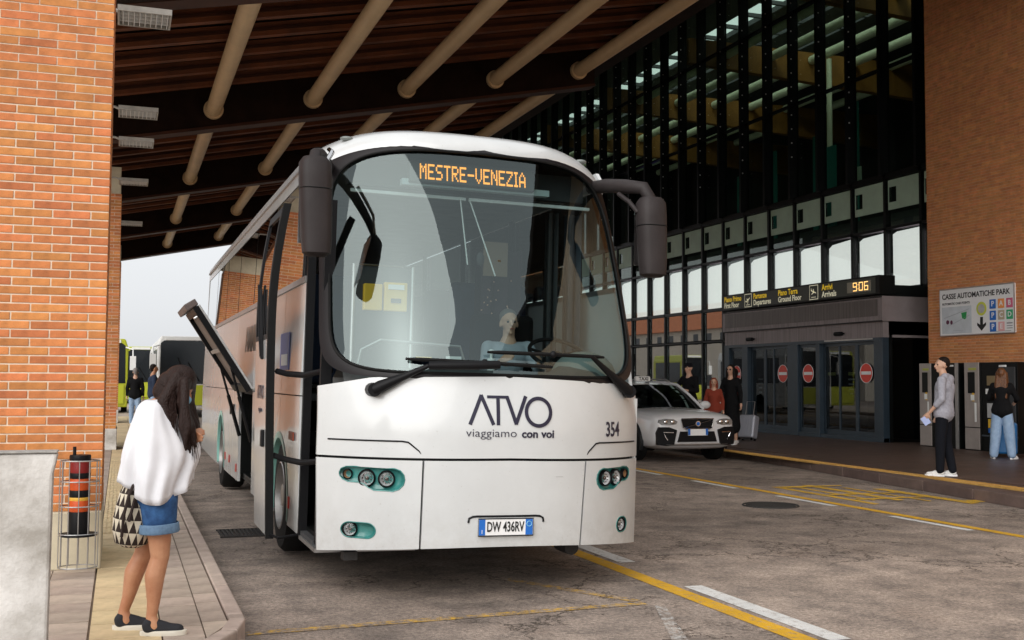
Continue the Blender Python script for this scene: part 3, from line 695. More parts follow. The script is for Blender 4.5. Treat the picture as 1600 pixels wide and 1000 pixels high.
# creases above the seam
for s in (-1, 1):
    pts = [(s*1.22, 1.112), (s*.76, 1.116), (s*.72, 1.11), (s*.65, 1.052), (s*.635, 1.03)]
    pp = []
    for a, c in zip(pts, pts[1:]):
        for t in lin(0, 1, 8)[:-1]: pp.append(S(a[0]+(c[0]-a[0])*t, a[1]+(c[1]-a[1])*t, .001))
    pp.append(S(*pts[-1], .001)); n = len(pp); b = MB(); b.tube(pp, [.0065*(1-(i/n)**4*.8) for i in range(n)], n=6); b.build('crease_trim', BLKG, bus)
# logo ATVO by strokes on the skin
def stroke(b, pts, w_, o=.003, ox=0, oz=0, sc=1):
    """ribbon of width w_ with square ends through 2D points"""
    for (a, c) in zip(pts, pts[1:]):
        a, c = Vector(a), Vector(c); d = (c-a).normalized(); nn = Vector((-d.y, d.x))*w_/2; k = max(1, int((c-a).length/.04)); e = d*w_*.18
        a2, c2 = a-e, c+e
        P = [[], []]
        for t in lin(0, 1, k):
            q = a2+(c2-a2)*t
            for r_, sg in ((0, 1), (1, -1)): x, z = q+nn*sg; P[r_].append(S(ox+x*sc, oz+z*sc, o))
        b.slab(P, (0, .0025, 0))
b = MB(); LX0, LX1, LZ0, LZ1 = -.312, .312, 1.243, 1.452; H_ = LZ1-LZ0; wd = .026
stroke(b, [(LX0+.008, LZ0+.006), (-.222, LZ1), (-.135, LZ0+.006)], wd)
stroke(b, [(-.175, LZ1-.008), (-.025, LZ1-.008)], wd*.8, o=.0045); stroke(b, [(-.098, LZ1-.012), (-.098, LZ0+.005)], wd, o=.0035)
stroke(b, [(-.030, LZ1-.006), (.036, LZ0+.012), (.112, LZ1-.002)], wd, o=.0055)
cx, cz, ro = .212, LZ0+H_*.47, .099
stroke(b, [(cx+ro*.97*math.cos(t), cz+ro*math.sin(t)) for t in lin(0, 2*PI, 40)], wd, o=.0065)
b.build('logo_letters', INK, bus)
def front_text(name, txt, size, m, x, z, sx=1, bold=0, align='CENTER', o=.004, parent=bus):
    me = text_mesh(txt, size, .001, bold, sx, align); me.materials.clear(); me.materials.append(m)
    for v in me.vertices: X = x+v.co.x; Z = z+v.co.y; v.co = Vector((X, yf(X, Z)-o-v.co.z, Z))
    ob = bpy.data.objects.new(name, me); COL.objects.link(ob); ob.parent = parent; return ob
front_text('slogan_light', 'viaggiamo', .083, INK, -.335, 1.185, 1.17, -.0008, 'LEFT')
front_text('slogan_bold', 'voi', .080, INK, .338, 1.182, 1.08, .0022, 'RIGHT'); front_text('slogan_bold', 'con', .080, INK, .208, 1.182, 1.08, .0022, 'RIGHT')
front_text('fleet_number', '354', .155, INK, .908, 1.21, .72, .0028)
# number plate with hood groove
pts = [(-.30, .555), (-.295, .585), (-.27, .597)]+[(x, .600) for x in lin(-.24, .20, 12)]+[(.235, .597), (.26, .585), (.265, .555)]
b = MB(); b.tube([S(x, z, .002) for x, z in pts], .008, n=6); b.build('plate_groove', BLKG, bus)
pt_ = thing('x', 'x', 'x'); pt_.name = 'number_plate'; del pt_['label']; del pt_['category']; pt_.parent = bus; pt_.location = (-.03, -.022, .525); pt_.rotation_euler = (0, 0, 0)
b = MB(); b.box(-.205, .205, 0, .012, -.058, .058); b.build('plate_base', WHS, pt_, bevel=.004)
for x0, x1, nm in ((-.202, -.155, 'blue_strip'), (.148, .202, 'blue_strip')):
    b = MB(); b.box(x0, x1, -.002, 0, -.055, .055); b.build(nm, PBLUE, pt_)
b = MB(); b.tube([(-.207, -.002, -.06), (.207, -.002, -.06), (.207, -.002, .06), (-.207, -.002, .06)], .004, n=4, closed=True); b.build('plate_frame', BLKG, pt_)
text('plate_number', 'DW 436RV', .098, BLACKP, pt_, (-.004, -.003, 0), (PI/2, 0, 0), .001, .0018, .60)
text('country_letter', 'I', .04, WHS, pt_, (-.179, -.004, -.032), (PI/2, 0, 0), .001)
b = MB(); b.tube([(.175+.018*math.cos(a), -.003, .022+.018*math.sin(a)) for a in lin(0, 2*PI, 16)[:-1]], .003, n=4, closed=True); b.build('province_ring', mat('pale_blue', (.2, .5, .7), .5), pt_)

# windscreen and its black surround
GC = 2.465
def gout(t, fx=1, fz=1):
    c, s_ = math.cos(t), math.sin(t); e = 2/5.0 if s_ > 0 else 2/7.5
    x = math.copysign(abs(c)**e, c); z = math.copysign(abs(s_)**e, s_)
    Z = GC+(.895 if z > 0 else .862)*z*fz
    return x*(1.222-.045*(Z-1.6)/1.7)*fx, Z
T = lin(0, 2*PI, 120)[:-1]
def oout(t):
    x, z = gout(t); X, Z = x, z
    c, s_ = math.cos(t), math.sin(t)
    e = 2/9.0; xx = math.copysign(abs(c)**e, c); zz = math.copysign(abs(s_)**e, s_)
    Z = GC+(.945*zz if zz > 0 else (.905)*zz); X = xx*(hw(Z)+.002)
    if zz > 0: Z = min(Z, 3.42-.17*abs(X/1.25)**5)
    else: Z = max(Z, topz(X)-.012)
    return X, Z
rings = []
for f in lin(0, 1, 4):
    rings.append([S(gout(t)[0]*(1-f)+oout(t)[0]*f, gout(t)[1]*(1-f)+oout(t)[1]*f, .004*math.sin(f*PI)) for t in T])
b = MB().grid(rings, closeu=True)
b.grid([rings[0], [p+Vector((0, .05, 0)) for p in rings[0]]], closeu=True)
b.build('windscreen_surround', mat('surround_grey', (.014, .012, .013), .35, spec=.2, noise=.2, nscale=3), bus, smooth=50)
b = MB(); b.tube([S(*gout(t), .006) for t in T], .011, n=6, closed=True); b.build('windscreen_seal', RUB, bus, smooth=60)
b = MB(); b.grid([[S(gout(t)[0]*f, GC+(gout(t)[1]-GC)*f, -.012) for t in T] for f in (1.01, .96, .9, .82, .72, .6, .48, .36, .24, .12, .01)], closeu=True)
b.build('windscreen', WSG, bus, smooth=80)

# roof cap and roof
def zr(x): return 3.63-.20*abs(x/1.25)**5
def zt(x): return 3.405-.17*abs(x/1.25)**5
P = []
for s_ in lin(0, 1, 7):
    row = []
    for x in lin(-1.242, 1.242, 64):
        a = S(x, zt(x), .007); c = Vector((x, a.y+.95, zr(x))); q = Vector((x, a.y+.05, zr(x)*.985+.015*zt(x)))
        p = a*(1-s_)**2+q*2*s_*(1-s_)+c*s_*s_; row.append(p)
    P.append(row)
P.append([Vector((x, 5, zr(x)+.015)) for x in lin(-1.242, 1.242, 64)]); P.append([Vector((x, 12.75, zr(x)+.015)) for x in lin(-1.242, 1.242, 64)])
b = MB().slab(P, (0, 0.0, -.03)); b.build('roof', WHITE, bus, smooth=50)
for s_ in (-1, 1):
    c = S(s_*1.02, 3.42); b = MB(); b.sphere(c+Vector((0, .10, .06)), (.055, .05, .02), 12, 8); b.build('marker_lamp', mat('marker_grey', (.18, .2, .19), .3), bus, smooth=60)
# sides
def sx_(z): return -hw(z)
def side_wall(poly, name, m=WHITE, s_=-1, holes=(), o=0, d=.03, parent=bus):
    b = MB(); b.prism(poly, lambda y, z: (s_*(hw(z)+o), y, z), (-s_*d, 0, 0), holes=holes); return b.build(name, m, parent)
def arch(cy, r, z0=.30, n=16):
    a0 = math.asin((z0-.50)/r) if abs((z0-.5)/r) < 1 else -.4
    return [(cy+r*math.cos(t), .50+r*math.sin(t)) for t in lin(a0, PI-a0, n)]
A1, A2 = arch(2.62, .56), arch(8.75, .58)
FY, RY = 2.62, 8.75
def lowband(y0, y1, z0, z1): return [(y0, z0), (y1, z0), (y1, z1), (y0, z1)]
BZ = 2.33
for s_ in (-1, 1):
    ystart = 1.50 if s_ < 0 else .62
    # skirt segments with wheel arches, split into panels by thin gaps
    side_wall([(ystart, .30), (FY-.53, .30)]+A1[::-1][0:8]+[(FY-.0, 1.06), (FY, 1.40), (ystart, 1.40)], 'skirt_panel', s_=s_)
    side_wall([(FY+.008, 1.06)]+A1[::-1][8:]+[(FY+.60, .30), (4.0, .30), (4.0, 1.40), (FY+.008, 1.40)], 'skirt_panel', s_=s_)
    ed = [4.01, 4.88, 6.32, 7.05, 7.60]
    for a, c in zip(ed, ed[1:]):
        if s_ < 0 and a == 4.88: continue
        side_wall(lowband(a+.006, c-.006, .30, 1.40), 'skirt_panel', s_=s_, parent=bus)
    side_wall([(7.61, .30), (RY-.56, .30)]+A2[::-1][0:8]+[(RY, 1.09), (RY, 1.40), (7.61, 1.40)], 'skirt_panel', s_=s_)
    side_wall([(RY+.008, 1.09)]+A2[::-1][8:]+[(RY+.62, .30), (12.7, .34), (12.7, 1.40), (RY+.008, 1.40)], 'skirt_panel', s_=s_)
    ed = [ystart, 2.62, 4.9, 6.9, 9.2, 12.7]
    for a, c in zip(ed, ed[1:]): side_wall(lowband(a+.004, c-.004, 1.41, BZ) if a > .7 else [(.64+rake(z)*1.0, z) for z in (BZ, 2.0, 1.7, 1.41)]+[(c-.004, 1.41), (c-.004, BZ)], 'side_panel', s_=s_)
    side_wall(lowband(max(ystart, 1.0), 12.72, BZ, BZ+.05), 'waist_moulding', ALU, s_=s_, o=.014)
    side_wall([(1.6 if s_ < 0 else 1.2, 3.26), (12.74, 3.26), (12.74, 3.41), (1.35 if s_ > 0 else 1.5, 3.41)], 'cant_rail', WHITE, s_=s_)
    side_wall(lowband(1.5, 12.74, 3.37, 3.40), 'gutter', ALU, s_=s_, o=.02)
    # pillars and panes
    py = [1.75, 3.55, 5.35, 7.15, 8.95, 10.75, 12.55]
    for a, c in zip(py, py[1:]):
        side_wall(lowband(a+.03, c-.03, BZ+.06, 3.25), 'side_window', SIDEG, s_=s_, o=-.004, d=.006)
    for a in py: side_wall(lowband(a-.05, a+.05, BZ+.04, 3.28), 'window_pillar', BLKG, s_=s_, o=-.014)
    # arch trims
    for cy, r in ((FY, .57), (RY, .59)):
        b = MB(); pts = [(s_*(hw(.5+r*math.sin(t))+.004), cy+r*math.cos(t), .50+r*math.sin(t)) for t in lin(-.32, PI+.32, 22)]
        inn = [(p[0], cy+(p[1]-cy)*.90, .5+(p[2]-.5)*.90) for p in pts]; deep = [(p[0]-s_*.10, p[1], p[2]) for p in inn]
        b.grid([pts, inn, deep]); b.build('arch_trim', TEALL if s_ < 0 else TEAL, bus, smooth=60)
    # wheels
    for cy in (FY, RY):
        W = bpy.data.objects.new('wheel', None); COL.objects.link(W); W.parent = bus; W.location = (s_*1.10, cy, .50)
        prof = [(-.16, .30), (-.15, .46), (-.11, .495), (.11, .495), (.15, .46), (.16, .30)]
        b = MB(); b.grid([[(s_*x, r*math.cos(t), r*math.sin(t)) for t in lin(0, 2*PI, 40)[:-1]] for x, r in prof], closeu=True); b.build('tyre', RUB, W, smooth=45)
        prof = [(.155, .31), (.165, .29), (.06, .27), (.03, .17), (.10, .12), (.14, .10), (.15, .0)]
        b = MB(); b.grid([[(s_*x, r*math.cos(t), r*math.sin(t)) for t in lin(0, 2*PI, 32)[:-1]] for x, r in prof], closeu=True); b.build('rim', ALU, W, smooth=45)
        b = MB()
        for t in lin(0, 2*PI, 10)[:-1]: b.cyl((s_*.05, .20*math.cos(t), .20*math.sin(t)), (s_*.085, .20*math.cos(t), .20*math.sin(t)), .015, n=6)
        tag(b.build('wheel_nuts', CHROME, W), kind='stuff')
        b = MB(); b.box(s_*1.25 if s_ < 0 else .85, -.85 if s_ < 0 else 1.25, cy-.62, cy+.62, .98, 1.1); b.build('wheel_well', BLK, bus)
# front corners beside the windscreen base on the right flank
side_wall([(.60, .33), (.68, .33), (.68, 1.45), (.60, 1.45)], 'corner_panel', s_=1)
# rear, floor, ceiling
b = MB(); b.prism([(-1.26, .35), (1.26, .35), (1.26, 1.6), (1.235, 3.4), (-1.235, 3.4), (-1.26, 1.6)], lambda x, z: (x, 12.74, z), (0, .06, 0)); b.build('rear_panel', WHITE, bus)
b = MB(); b.box(-1.2, 1.2, .75, 12.7, .33, .37); b.build('underfloor', BLK, bus)
b = MB(); b.box(-1.22, 1.22, 1.9, 12.7, 1.36, 1.42); b.box(-.55, 1.22, .75, 1.9, 1.0, 1.05); b.build('floor', DARK2, bus)
b = MB(); b.box(-1.2, 1.2, 1.5, 12.7, 3.36, 3.38); b.build('ceiling', GREYW, bus)
b = MB(); b.box(-1.235, -1.2, 4.3, 4.86, .4, 1.4); b.box(-1.2, -.2, 4.8, 6.4, .36, .40); b.box(-.25, -.2, 4.8, 6.4, .4, 1.36); b.box(-1.24, -.2, 6.33, 6.38, .38, 1.38); b.box(-1.24, -.2, 4.82, 4.86, .38, 1.38); b.build('luggage_bay', BLK, bus)
# luggage flap swung up
fl = bpy.data.objects.new('luggage_flap', None); COL.objects.link(fl); fl.parent = bus; fl.location = (-1.285, 5.6, 1.43); fl.rotation_euler = (0, math.radians(146), 0)
# local: +(-z) goes outward along the panel
b = MB(); b.box(-.012, .012, -.71, .71, -1.08, 0); b.build('skin', WHITE, fl, bevel=.006)
b = MB(); b.box(.012, .075, -.71, -.63, -1.08, 0); b.box(.012, .075, .63, .71, -1.08, 0); b.box(.012, .075, -.63, .63, -1.08, -1.0); b.box(.012, .075, -.63, .63, -.09, 0); b.build('flap_frame', BLKG, fl)
b = MB(); b.box(.012, .03, -.63, .63, -1.0, -.09); b.build('inner_skin', mat('flap_taupe', (.20, .155, .13), .5, noise=.25, nscale=3), fl)
b = MB(); b.box(.03, .065, -.63, .63, -.56, -.52); b.build('stiffener', mat('flap_rib', (.35, .3, .26), .5), fl)
b = MB(); b.box(.0, .14, -.70, .70, -1.16, -1.085); b.build('flap_lip', mat('flap_lip', (.17, .13, .12), .45, noise=.2, nscale=5), fl, bevel=.01)
b = MB(); b.cyl((.08, -.66, -.98), (.12, -.66, -.98), .02); b.build('latch', CHROME, fl)
for yy in (4.95, 6.25):
    b = MB(); b.cyl((-1.27, yy, .85), (-1.56, yy, 1.80), .014); b.cyl((-1.27, yy, .85), (-1.42, yy, 1.34), .022); b.build('gas_strut', BLKG, bus)
# small fittings on the nearside
for y, z in ((6.9, 1.15), (4.5, .95), (7.3, 1.15)):
    b = MB(); b.box(-hw(z)-.012, -hw(z), y-.05, y+.05, z-.07, z+.07); b.build('door_lock', BLKG, bus, bevel=.006)
for y, z in ((6.5, .45), (7.4, .5), (2.0, .5), (8.0, .5)):
    b = MB(); b.box(-hw(z)-.01, -hw(z), y-.04, y+.04, z-.05, z+.05); b.build('side_marker', mat('red_reflector', (.4, .02, .01), .3), bus, bevel=.006)
b = MB(); b.box(-hw(1.1)-.012, -hw(1.1), 1.72, 1.98, 1.03, 1.10); b.build('side_repeater', mat('rust_red', (.28, .05, .02), .4), bus, bevel=.008)
b = MB(); b.box(-hw(1.75)-.006, -hw(1.75), 2.2, 2.75, 1.62, 1.95); b.build('blue_sticker', mat('violet_blue', (.10, .12, .34), .5), bus)
b = MB(); b.box(-hw(1.75)-.008, -hw(1.75)-.006, 2.28, 2.66, 1.66, 1.76); b.build('sticker_band', PAPER, bus)
def side_text(txt, size, y, z, m=INKG, x=None, parent=bus, sx=1, bold=.004):
    return text('side_lettering', txt, size, m, parent, ((-hw(z)-.004) if x is None else x, y, z), (PI/2, 0, -PI/2), .001, bold, sx)
side_text('AMMINA', .42, 5.1, 1.98); side_text('DS+', .42, 10.2, 1.98)

# open door leaf standing off the side
dl = bpy.data.objects.new('passenger_door', None); COL.objects.link(dl); dl.parent = bus
def dx(z): return -1.50-.045*math.sin(min(1, (z-.28)/2.0)*PI/2)+.09*max(0, (z-2.0)/.95)**2
def leaf(poly, holes, name, m, th_, o=0):
    b = MB()
    zs = lin(.28, 2.95, 12); return b
P0 = [[Vector((dx(z), y, z)) for y in (1.62, 2.02, 2.44)] for z in lin(.28, 1.86, 8)]
b = MB().slab(P0, (.035, 0, 0)); b.build('door_skin', WHITE, dl, smooth=50)
P1 = [[Vector((dx(z)+.008, y, z)) for y in (1.66, 2.0, 2.38)] for z in lin(1.88, 2.88, 8)]
b = MB().slab(P1, (.008, 0, 0)); b.build('door_window', SIDEG, dl, smooth=50)
for (ya, yb_, za, zb_, nm, m) in ((1.60, 1.665, 1.86, 2.95, 'window_frame', BLKG), (2.38, 2.44, 1.86, 2.95, 'window_frame', BLKG), (1.665, 2.38, 2.88, 2.95, 'window_frame', BLKG), (1.665, 2.38, 1.86, 1.90, 'window_frame', BLKG)):
    P2 = [[Vector((dx(z)-.004, y, z)) for y in (ya, yb_)] for z in lin(za, zb_, 8)]
    b = MB().slab(P2, (.045, 0, 0)); b.build(nm, m, dl)
P3 = [[Vector((dx(z)-.006, y, z)) for y in (1.555, 1.618)] for z in lin(.26, 2.97, 14)]
b = MB().slab(P3, (.06, 0, 0)); b.build('door_edge_seal', RUB, dl)
b = MB(); b.tube([(dx(2.2)-.01, 2.3, 2.35), (dx(1.9)-.012, 2.1, 1.95), (dx(1.75)-.012, 1.95, 1.72), (dx(1.75)-.012, 1.86, 1.70), (dx(1.9)-.012, 1.9, 1.86), (dx(2.2)-.01, 2.12, 2.3)], .012, n=6); b.build('decal_outline', BLKG, dl)
text('door_lettering', 'ATVO', .16, INK, dl, (dx(1.42)-.006, 2.0, 1.42), (PI/2, 0, -PI/2), .001, .002)
text('door_lettering', 'viaggiamo', .06, INK, dl, (dx(1.25)-.006, 2.0, 1.28), (PI/2, 0, -PI/2), .001, .0)
b = MB(); b.box(dx(1.0)-.03, dx(1.0), 1.72, 1.80, .98, 1.12); b.build('door_handle', BLKG, dl, bevel=.01)
for z in (1.60, .92):
    b = MB(); b.tube([(-1.46, 1.60, z), (-1.40, 1.50, z-.02), (-1.30, 1.2, z-.03), (-1.22, .90, z), (-1.16, .82, z+.01)], .024, n=8); b.build('door_arm', BLKG, dl, smooth=60)
b = MB(); b.tube([(-1.5, 1.62, .30), (-1.42, 1.45, .28), (-1.26, 1.48, .30)], .012, n=6); b.build('lower_guide', BLKG, dl)
# doorway
b = MB(); b.box(-1.265, -1.20, 1.44, 1.50, .30, 3.3); b.box(-1.24, -1.16, .80, .86, .32, 2.9); b.build('door_jamb', BLKG, bus)
b = MB(); b.box(-1.25, -.45, .86, 1.45, .30, .335); b.box(-1.1, -.4, .95, 1.45, .335, .60); b.box(-.85, -.4, 1.0, 1.45, .60, .85); b.box(-.62, -.4, 1.0, 1.45, .85, 1.1); b.build('entrance_steps', DARK2, bus)
b = MB(); b.box(-1.26, -.5, .70, 1.46, .27, .30); b.build('step_edge', ALU, bus)
b = MB(); b.box(-1.18, -.70, .82, .98, .44, 1.46); gp = b.build('entrance_cabinet', GREYB, bus, bevel=.01)
b = MB(); b.box(-1.2, -1.18, .84, .97, 1.38, 1.42); b.box(-1.2, -1.18, .84, .97, .95, .975); b.build('cabinet_strip', GREYW, gp)
b = MB(); b.cyl((-1.18, .90, 1.30), (-1.215, .90, 1.30), .022, n=12); b.cyl((-1.18, .90, 1.22), (-1.22, .90, 1.22), .03, n=12); b.build('door_switch', BLKG, gp)
text('cabinet_lettering', 'M 2', .07, PAPER, gp, (-1.184, .90, 1.06), (PI/2, 0, -PI/2), .001)
b = MB(); b.box(-.42, -.38, .86, 1.9, .35, 1.6); b.box(-.42, 1.2, 1.86, 1.9, .35, 1.4); b.build('stairwell_wall', DARK2, bus)
b = MB(); b.tube([(-1.12, 1.30, .62), (-1.12, 1.34, 1.5), (-1.1, 1.5, 2.2)], .016, n=8); b.build('grab_rail', BLKG, bus)
# dashboard
P = []
for z, d in ((1.05, .10), (1.50, .14), (1.60, .22), (1.64, .40), (1.56, .62), (1.2, .70)):
    P.append([Vector((x, yf(x, min(z, 1.6))+d, z+(.05 if x > .55 and z > 1.45 else 0))) for x in lin(-1.1, 1.12, 24)])
b = MB().grid(P); b.build('dashboard', mat('dash_grey', (.10, .105, .105), .6, noise=.2, nscale=6), bus, smooth=50)
# binnacle dome
b = MB(); b.sphere((.86, .72, 1.62), (.27, .22, .20), 20, 12); b.build('dash_binnacle', mat('binnacle', (.20, .23, .215), .5), bus, smooth=60)
b = MB(); C_ = Vector((.74, 1.0, 1.80)); ax = Vector((0, -.55, .85)).normalized(); t1 = Vector((1, 0, 0)); t2 = ax.cross(t1)
b.tube([C_+(t1*math.cos(a)+t2*math.sin(a))*.235 for a in lin(0, 2*PI, 36)[:-1]], .017, n=8, closed=True)
for a in (.3, PI-.3, -PI/2): b.cyl(C_-ax*.03, C_+(t1*math.cos(a)+t2*math.sin(a))*.23, .014, n=6)
b.cyl(C_-ax*.05, C_, .05); b.build('steering_wheel', BLKG, bus, smooth=50)
# blind rails, display, hanging rods
b = MB(); b.box(-.99, -.03, 1.18, 1.21, 3.045, 3.07); b.box(.0, 1.08, 1.18, 1.21, 3.045, 3.07); b.build('blind_rail', PAPER, bus)
b = MB(); b.box(-.60, .66, 1.06, 1.14, 3.115, 3.165); b.build('display_shelf', mat('shelf_pale', (.5, .58, .58), .5), bus)
b = MB(); b.box(-1.0, 1.05, 1.26, 1.34, 3.12, 3.34); b.build('header_box', DARK2, bus)
ds = bpy.data.objects.new('destination_display', None); COL.objects.link(ds); ds.parent = bus; ds.location = (-.02, 1.02, 3.225); ds.rotation_euler = (math.radians(-8), 0, 0)
b = MB(); b.box(-.53, .53, 0, .06, -.088, .088); b.build('display_case', DISP, ds, bevel=.006)
FONT = {'M': ['10001', '11011', '10101', '10101', '10001', '10001', '10001'], 'E': ['11111', '10000', '10000', '11110', '10000', '10000', '11111'], 'S': ['01111', '10000', '10000', '01110', '00001', '00001', '11110'],
 'T': ['11111', '00100', '00100', '00100', '00100', '00100', '00100'], 'R': ['11110', '10001', '10001', '11110', '10100', '10010', '10001'], '-': ['00000', '00000', '00000', '11111', '00000', '00000', '00000'],
 'V': ['10001', '10001', '10001', '10001', '10001', '01010', '00100'], 'N': ['10001', '11001', '10101', '10101', '10011', '10001', '10001'], 'Z': ['11111', '00001', '00010', '00100', '01000', '10000', '11111'],
 'I': ['111', '010', '010', '010', '010', '010', '111'], 'A': ['00100', '01010', '10001', '10001', '11111', '10001', '10001']}
b = MB(); word = 'MESTRE-VENEZIA'; totw = sum(len(FONT[c][0])+1 for c in word)-1; px = .90/totw; x = -.45; pz = .0185
for c in word:
    g = FONT[c]
    for r_, line in enumerate(g):
        for q, bit in enumerate(line):
            if bit == '1': X = x+(q+.5)*px; Z = (3-r_)*pz; b.box(X-px*.46, X+px*.46, -.004, -.001, Z-pz*.44, Z+pz*.44)
    x += (len(g[0])+1)*px
b.build('led_text', ORANGE_L, ds)
b = MB()
for (p, q) in (((-.08, 1.17, 3.05), (-.04, 1.05, 2.50)), ((.0, 1.17, 3.05), (.20, 1.05, 2.42))): b.tube([p, q], .006, n=6)
b.build('blind_cord', PAPER, bus)
b = MB(); b.sphere((.09, 1.12, 2.56), (.035, .02, .06), 12, 8); b.build('interior_mirror', DARK2, bus, smooth=60)
# ticket machines and partition
pa = bpy.data.objects.new('ticket_partition', None); COL.objects.link(pa); pa.parent = bus; pa.location = (0, 1.5, 0)
b = MB(); b.tube([(-.88, 0, 1.35), (-.88, 0, 2.5), (-.38, 0, 2.5), (-.38, 0, 1.35)], .018, n=8); b.build('partition_frame', ALU, pa)
b = MB(); b.box(-.86, -.40, 0, .012, 1.4, 2.49); b.build('partition_panel', DARK2, pa)
for x0, x1, nm in ((-.80, -.645, 'ticket_plate'), (-.63, -.435, 'ticket_validator')):
    b = MB(); b.box(x0, x1, -.06, -.0, 2.12, 2.36 if nm[-1] == 'r' else 2.34); o = b.build(nm, YELLOW, pa, bevel=.008)
b = MB(); b.box(-.60, -.465, -.068, -.06, 2.30, 2.34); b.build('validator_label', PAPER, pa)
b = MB(); b.box(-.575, -.49, -.07, -.06, 2.19, 2.225); b.build('validator_slot', BLKG, pa)
b = MB(); b.tube([(-.95, 1.0, 1.55), (-.90, 1.0, 1.78), (-.75, 1.0, 1.86), (-.1, 1.0, 1.83), (-.02, 1.0, 1.6)], .013, n=8); b.build('hand_rail', ALU, bus)
for (x, z, m) in ((-.32, 1.72, PAPER), (-.55, 1.71, YELLOW)):
    b = MB(); b.box(x-.06, x+.06, .42, .425, z-.015, z+.015); b.build('dash_card', m, bus)
b = MB(); b.cyl((.0, .5, 1.62), (.0, .5, 1.73), .03, n=12); b.cyl((.0, .5, 1.73), (.0, .5, 1.78), .012, n=8); b.sphere((.0, .5, 1.79), (.022, .02, .012)); b.build('sanitiser_bottle', PAPER, bus, smooth=50)
# driver seat, curtains, seats
CURT = mat('starry_curtain', (.035, .016, .024), .9, col2=(.012, .008, .014), nscale=9)
b = MB(); b.grid([[(x+.03*math.sin(j*2.2), 1.92+.05*math.sin(j*1.7), z) for j, x in enumerate(lin(.30, .72, 10))] for z in lin(1.5, 2.75, 6)]); cu = b.build('patterned_curtain', CURT, bus, smooth=60)
b = MB()
for i in range(26): b.sphere((rr.uniform(.33, .68), 1.85, rr.uniform(1.7, 2.5)), .008, 6, 4)
tag(b.build('curtain_dots', mat('dots', (.6, .35, .25), .6), cu), kind='stuff')
for (x0, x1, m) in ((.80, .92, DARK2), (.98, 1.14, GREYB)):
    b = MB(); b.grid([[(x+.02*math.sin(j*2), 1.5+.05*math.sin(j*1.9), z) for j, x in enumerate(lin(x0, x1, 6))] for z in lin(1.5, 3.05, 5)]); b.build('side_curtain', m, bus, smooth=60)
b = MB(); b.box(.28, .50, 1.62, 1.64, 2.48, 2.78); b.build('framed_card', mat('card_brown', (.20, .14, .09), .7), bus)
b = MB(); b.box(.20, .78, 1.64, 1.76, 1.35, 2.15); b.build('driver_seat', BLKC, bus, bevel=.05)
for y in lin(3, 12, 9):
    for x in (-.8, .8):
        b = MB(); b.box(x-.4, x+.4, y, y+.14, 1.5, 2.55); b.build('passenger_seat', NAVY, bus, bevel=.05)
# wipers
def wiper(piv, elbow, b0, b1, s_):
    wr = bpy.data.objects.new('wiper', None); COL.objects.link(wr); wr.parent = bus
    a, e = S(piv[0], piv[1], .07), S(elbow[0], elbow[1], .075)
    b = MB(); b.tube([a, a+(e-a)*.12, a+(e-a)*.5, e], [.042, .046, .028, .016], n=8); b.cyl(a+Vector((0, .08, 0)), a+Vector((0, -.03, 0)), .05, n=12); b.build('wiper_arm', BLKG, wr, smooth=50)
    q = [S(b0[0]+(b1[0]-b0[0])*t, b0[1]+(b1[1]-b0[1])*t, .035) for t in lin(0, 1, 12)]
    b = MB(); b.tube(q, [.010]+[.016]*11+[.010], n=6)
    b.tube([S(b0[0]+(b1[0]-b0[0])*t, b0[1]+(b1[1]-b0[1])*t, .065) for t in lin(.22, .8, 6)], .014, n=6); b.build('wiper_blade', RUB, wr)
    b = MB(); m_ = S((b0[0]+b1[0])/2, (b0[1]+b1[1])/2, .07); b.tube([e, e+(m_-e)*.5, m_], .014, n=6); b.sphere(m_, .028, 8, 6); b.build('wiper_link', BLKG, wr, smooth=60)
wiper((-.955, 1.475), (-.60, 1.655), (-.742, 1.70), (.329, 1.672), -1)
b = MB(); b.tube([S(-.6, 1.655, .075), S(-.3, 1.665, .085), S(-.1, 1.675, .08)], [.03, .034, .03], n=8); b.build('wiper_motor_link', BLKG, bus, smooth=50)
wiper((1.10, 1.505), (.68, 1.76), (-.17, 1.765), (.829, 1.762), 1)
# mirrors
def mirror(cx, y, ztop, zbot, hwid, s_):
    mr_ = bpy.data.objects.new('wing_mirror', None); COL.objects.link(mr_); mr_.parent = bus
    rings = []
    n = 20
    for z, f, sh in ((ztop+.045, .25, 0), (ztop+.04, .75, 0), (ztop, 1, 0), (ztop-.12, 1.03, 0), ((ztop+zbot)/2, 1.0, .0), (zbot+.12, .95, 0), (zbot+.02, .88, 0), (zbot, .6, 0)):
        sh = (ztop-z)*.05*s_
        rings.append([Vector((cx+sh+hwid*f*math.copysign(abs(math.cos(t))**.6, math.cos(t)), y+.105*f*math.copysign(abs(math.sin(t))**.8, math.sin(t)), z)) for t in lin(0, 2*PI, n)[:-1]])
    b = MB().grid(rings, closeu=True); b.add([p for p in rings[-1]], [tuple(range(n))]); b.add([p for p in rings[0]], [tuple(range(n))]); b.build('housing', MIRG, mr_, smooth=45)
    zj = ztop-.19; b = MB(); b.tube([Vector((cx+(ztop-zj)*.05*s_+hwid*1.025*math.copysign(abs(math.cos(t))**.6, math.cos(t)), y+.108*math.copysign(abs(math.sin(t))**.8, math.sin(t)), zj)) for t in lin(0, 2*PI, n)[:-1]], .004, n=4, closed=True); b.build('housing_joint', BLK, mr_)
    b = MB(); b.box(cx-hwid*.8, cx+hwid*.8, y+.106, y+.112, zbot+.1, ztop-.06); b.build('mirror_glass', CHROME, mr_)
    return mr_
ml = mirror(-1.40, .42, 3.09, 2.42, .115, 1)
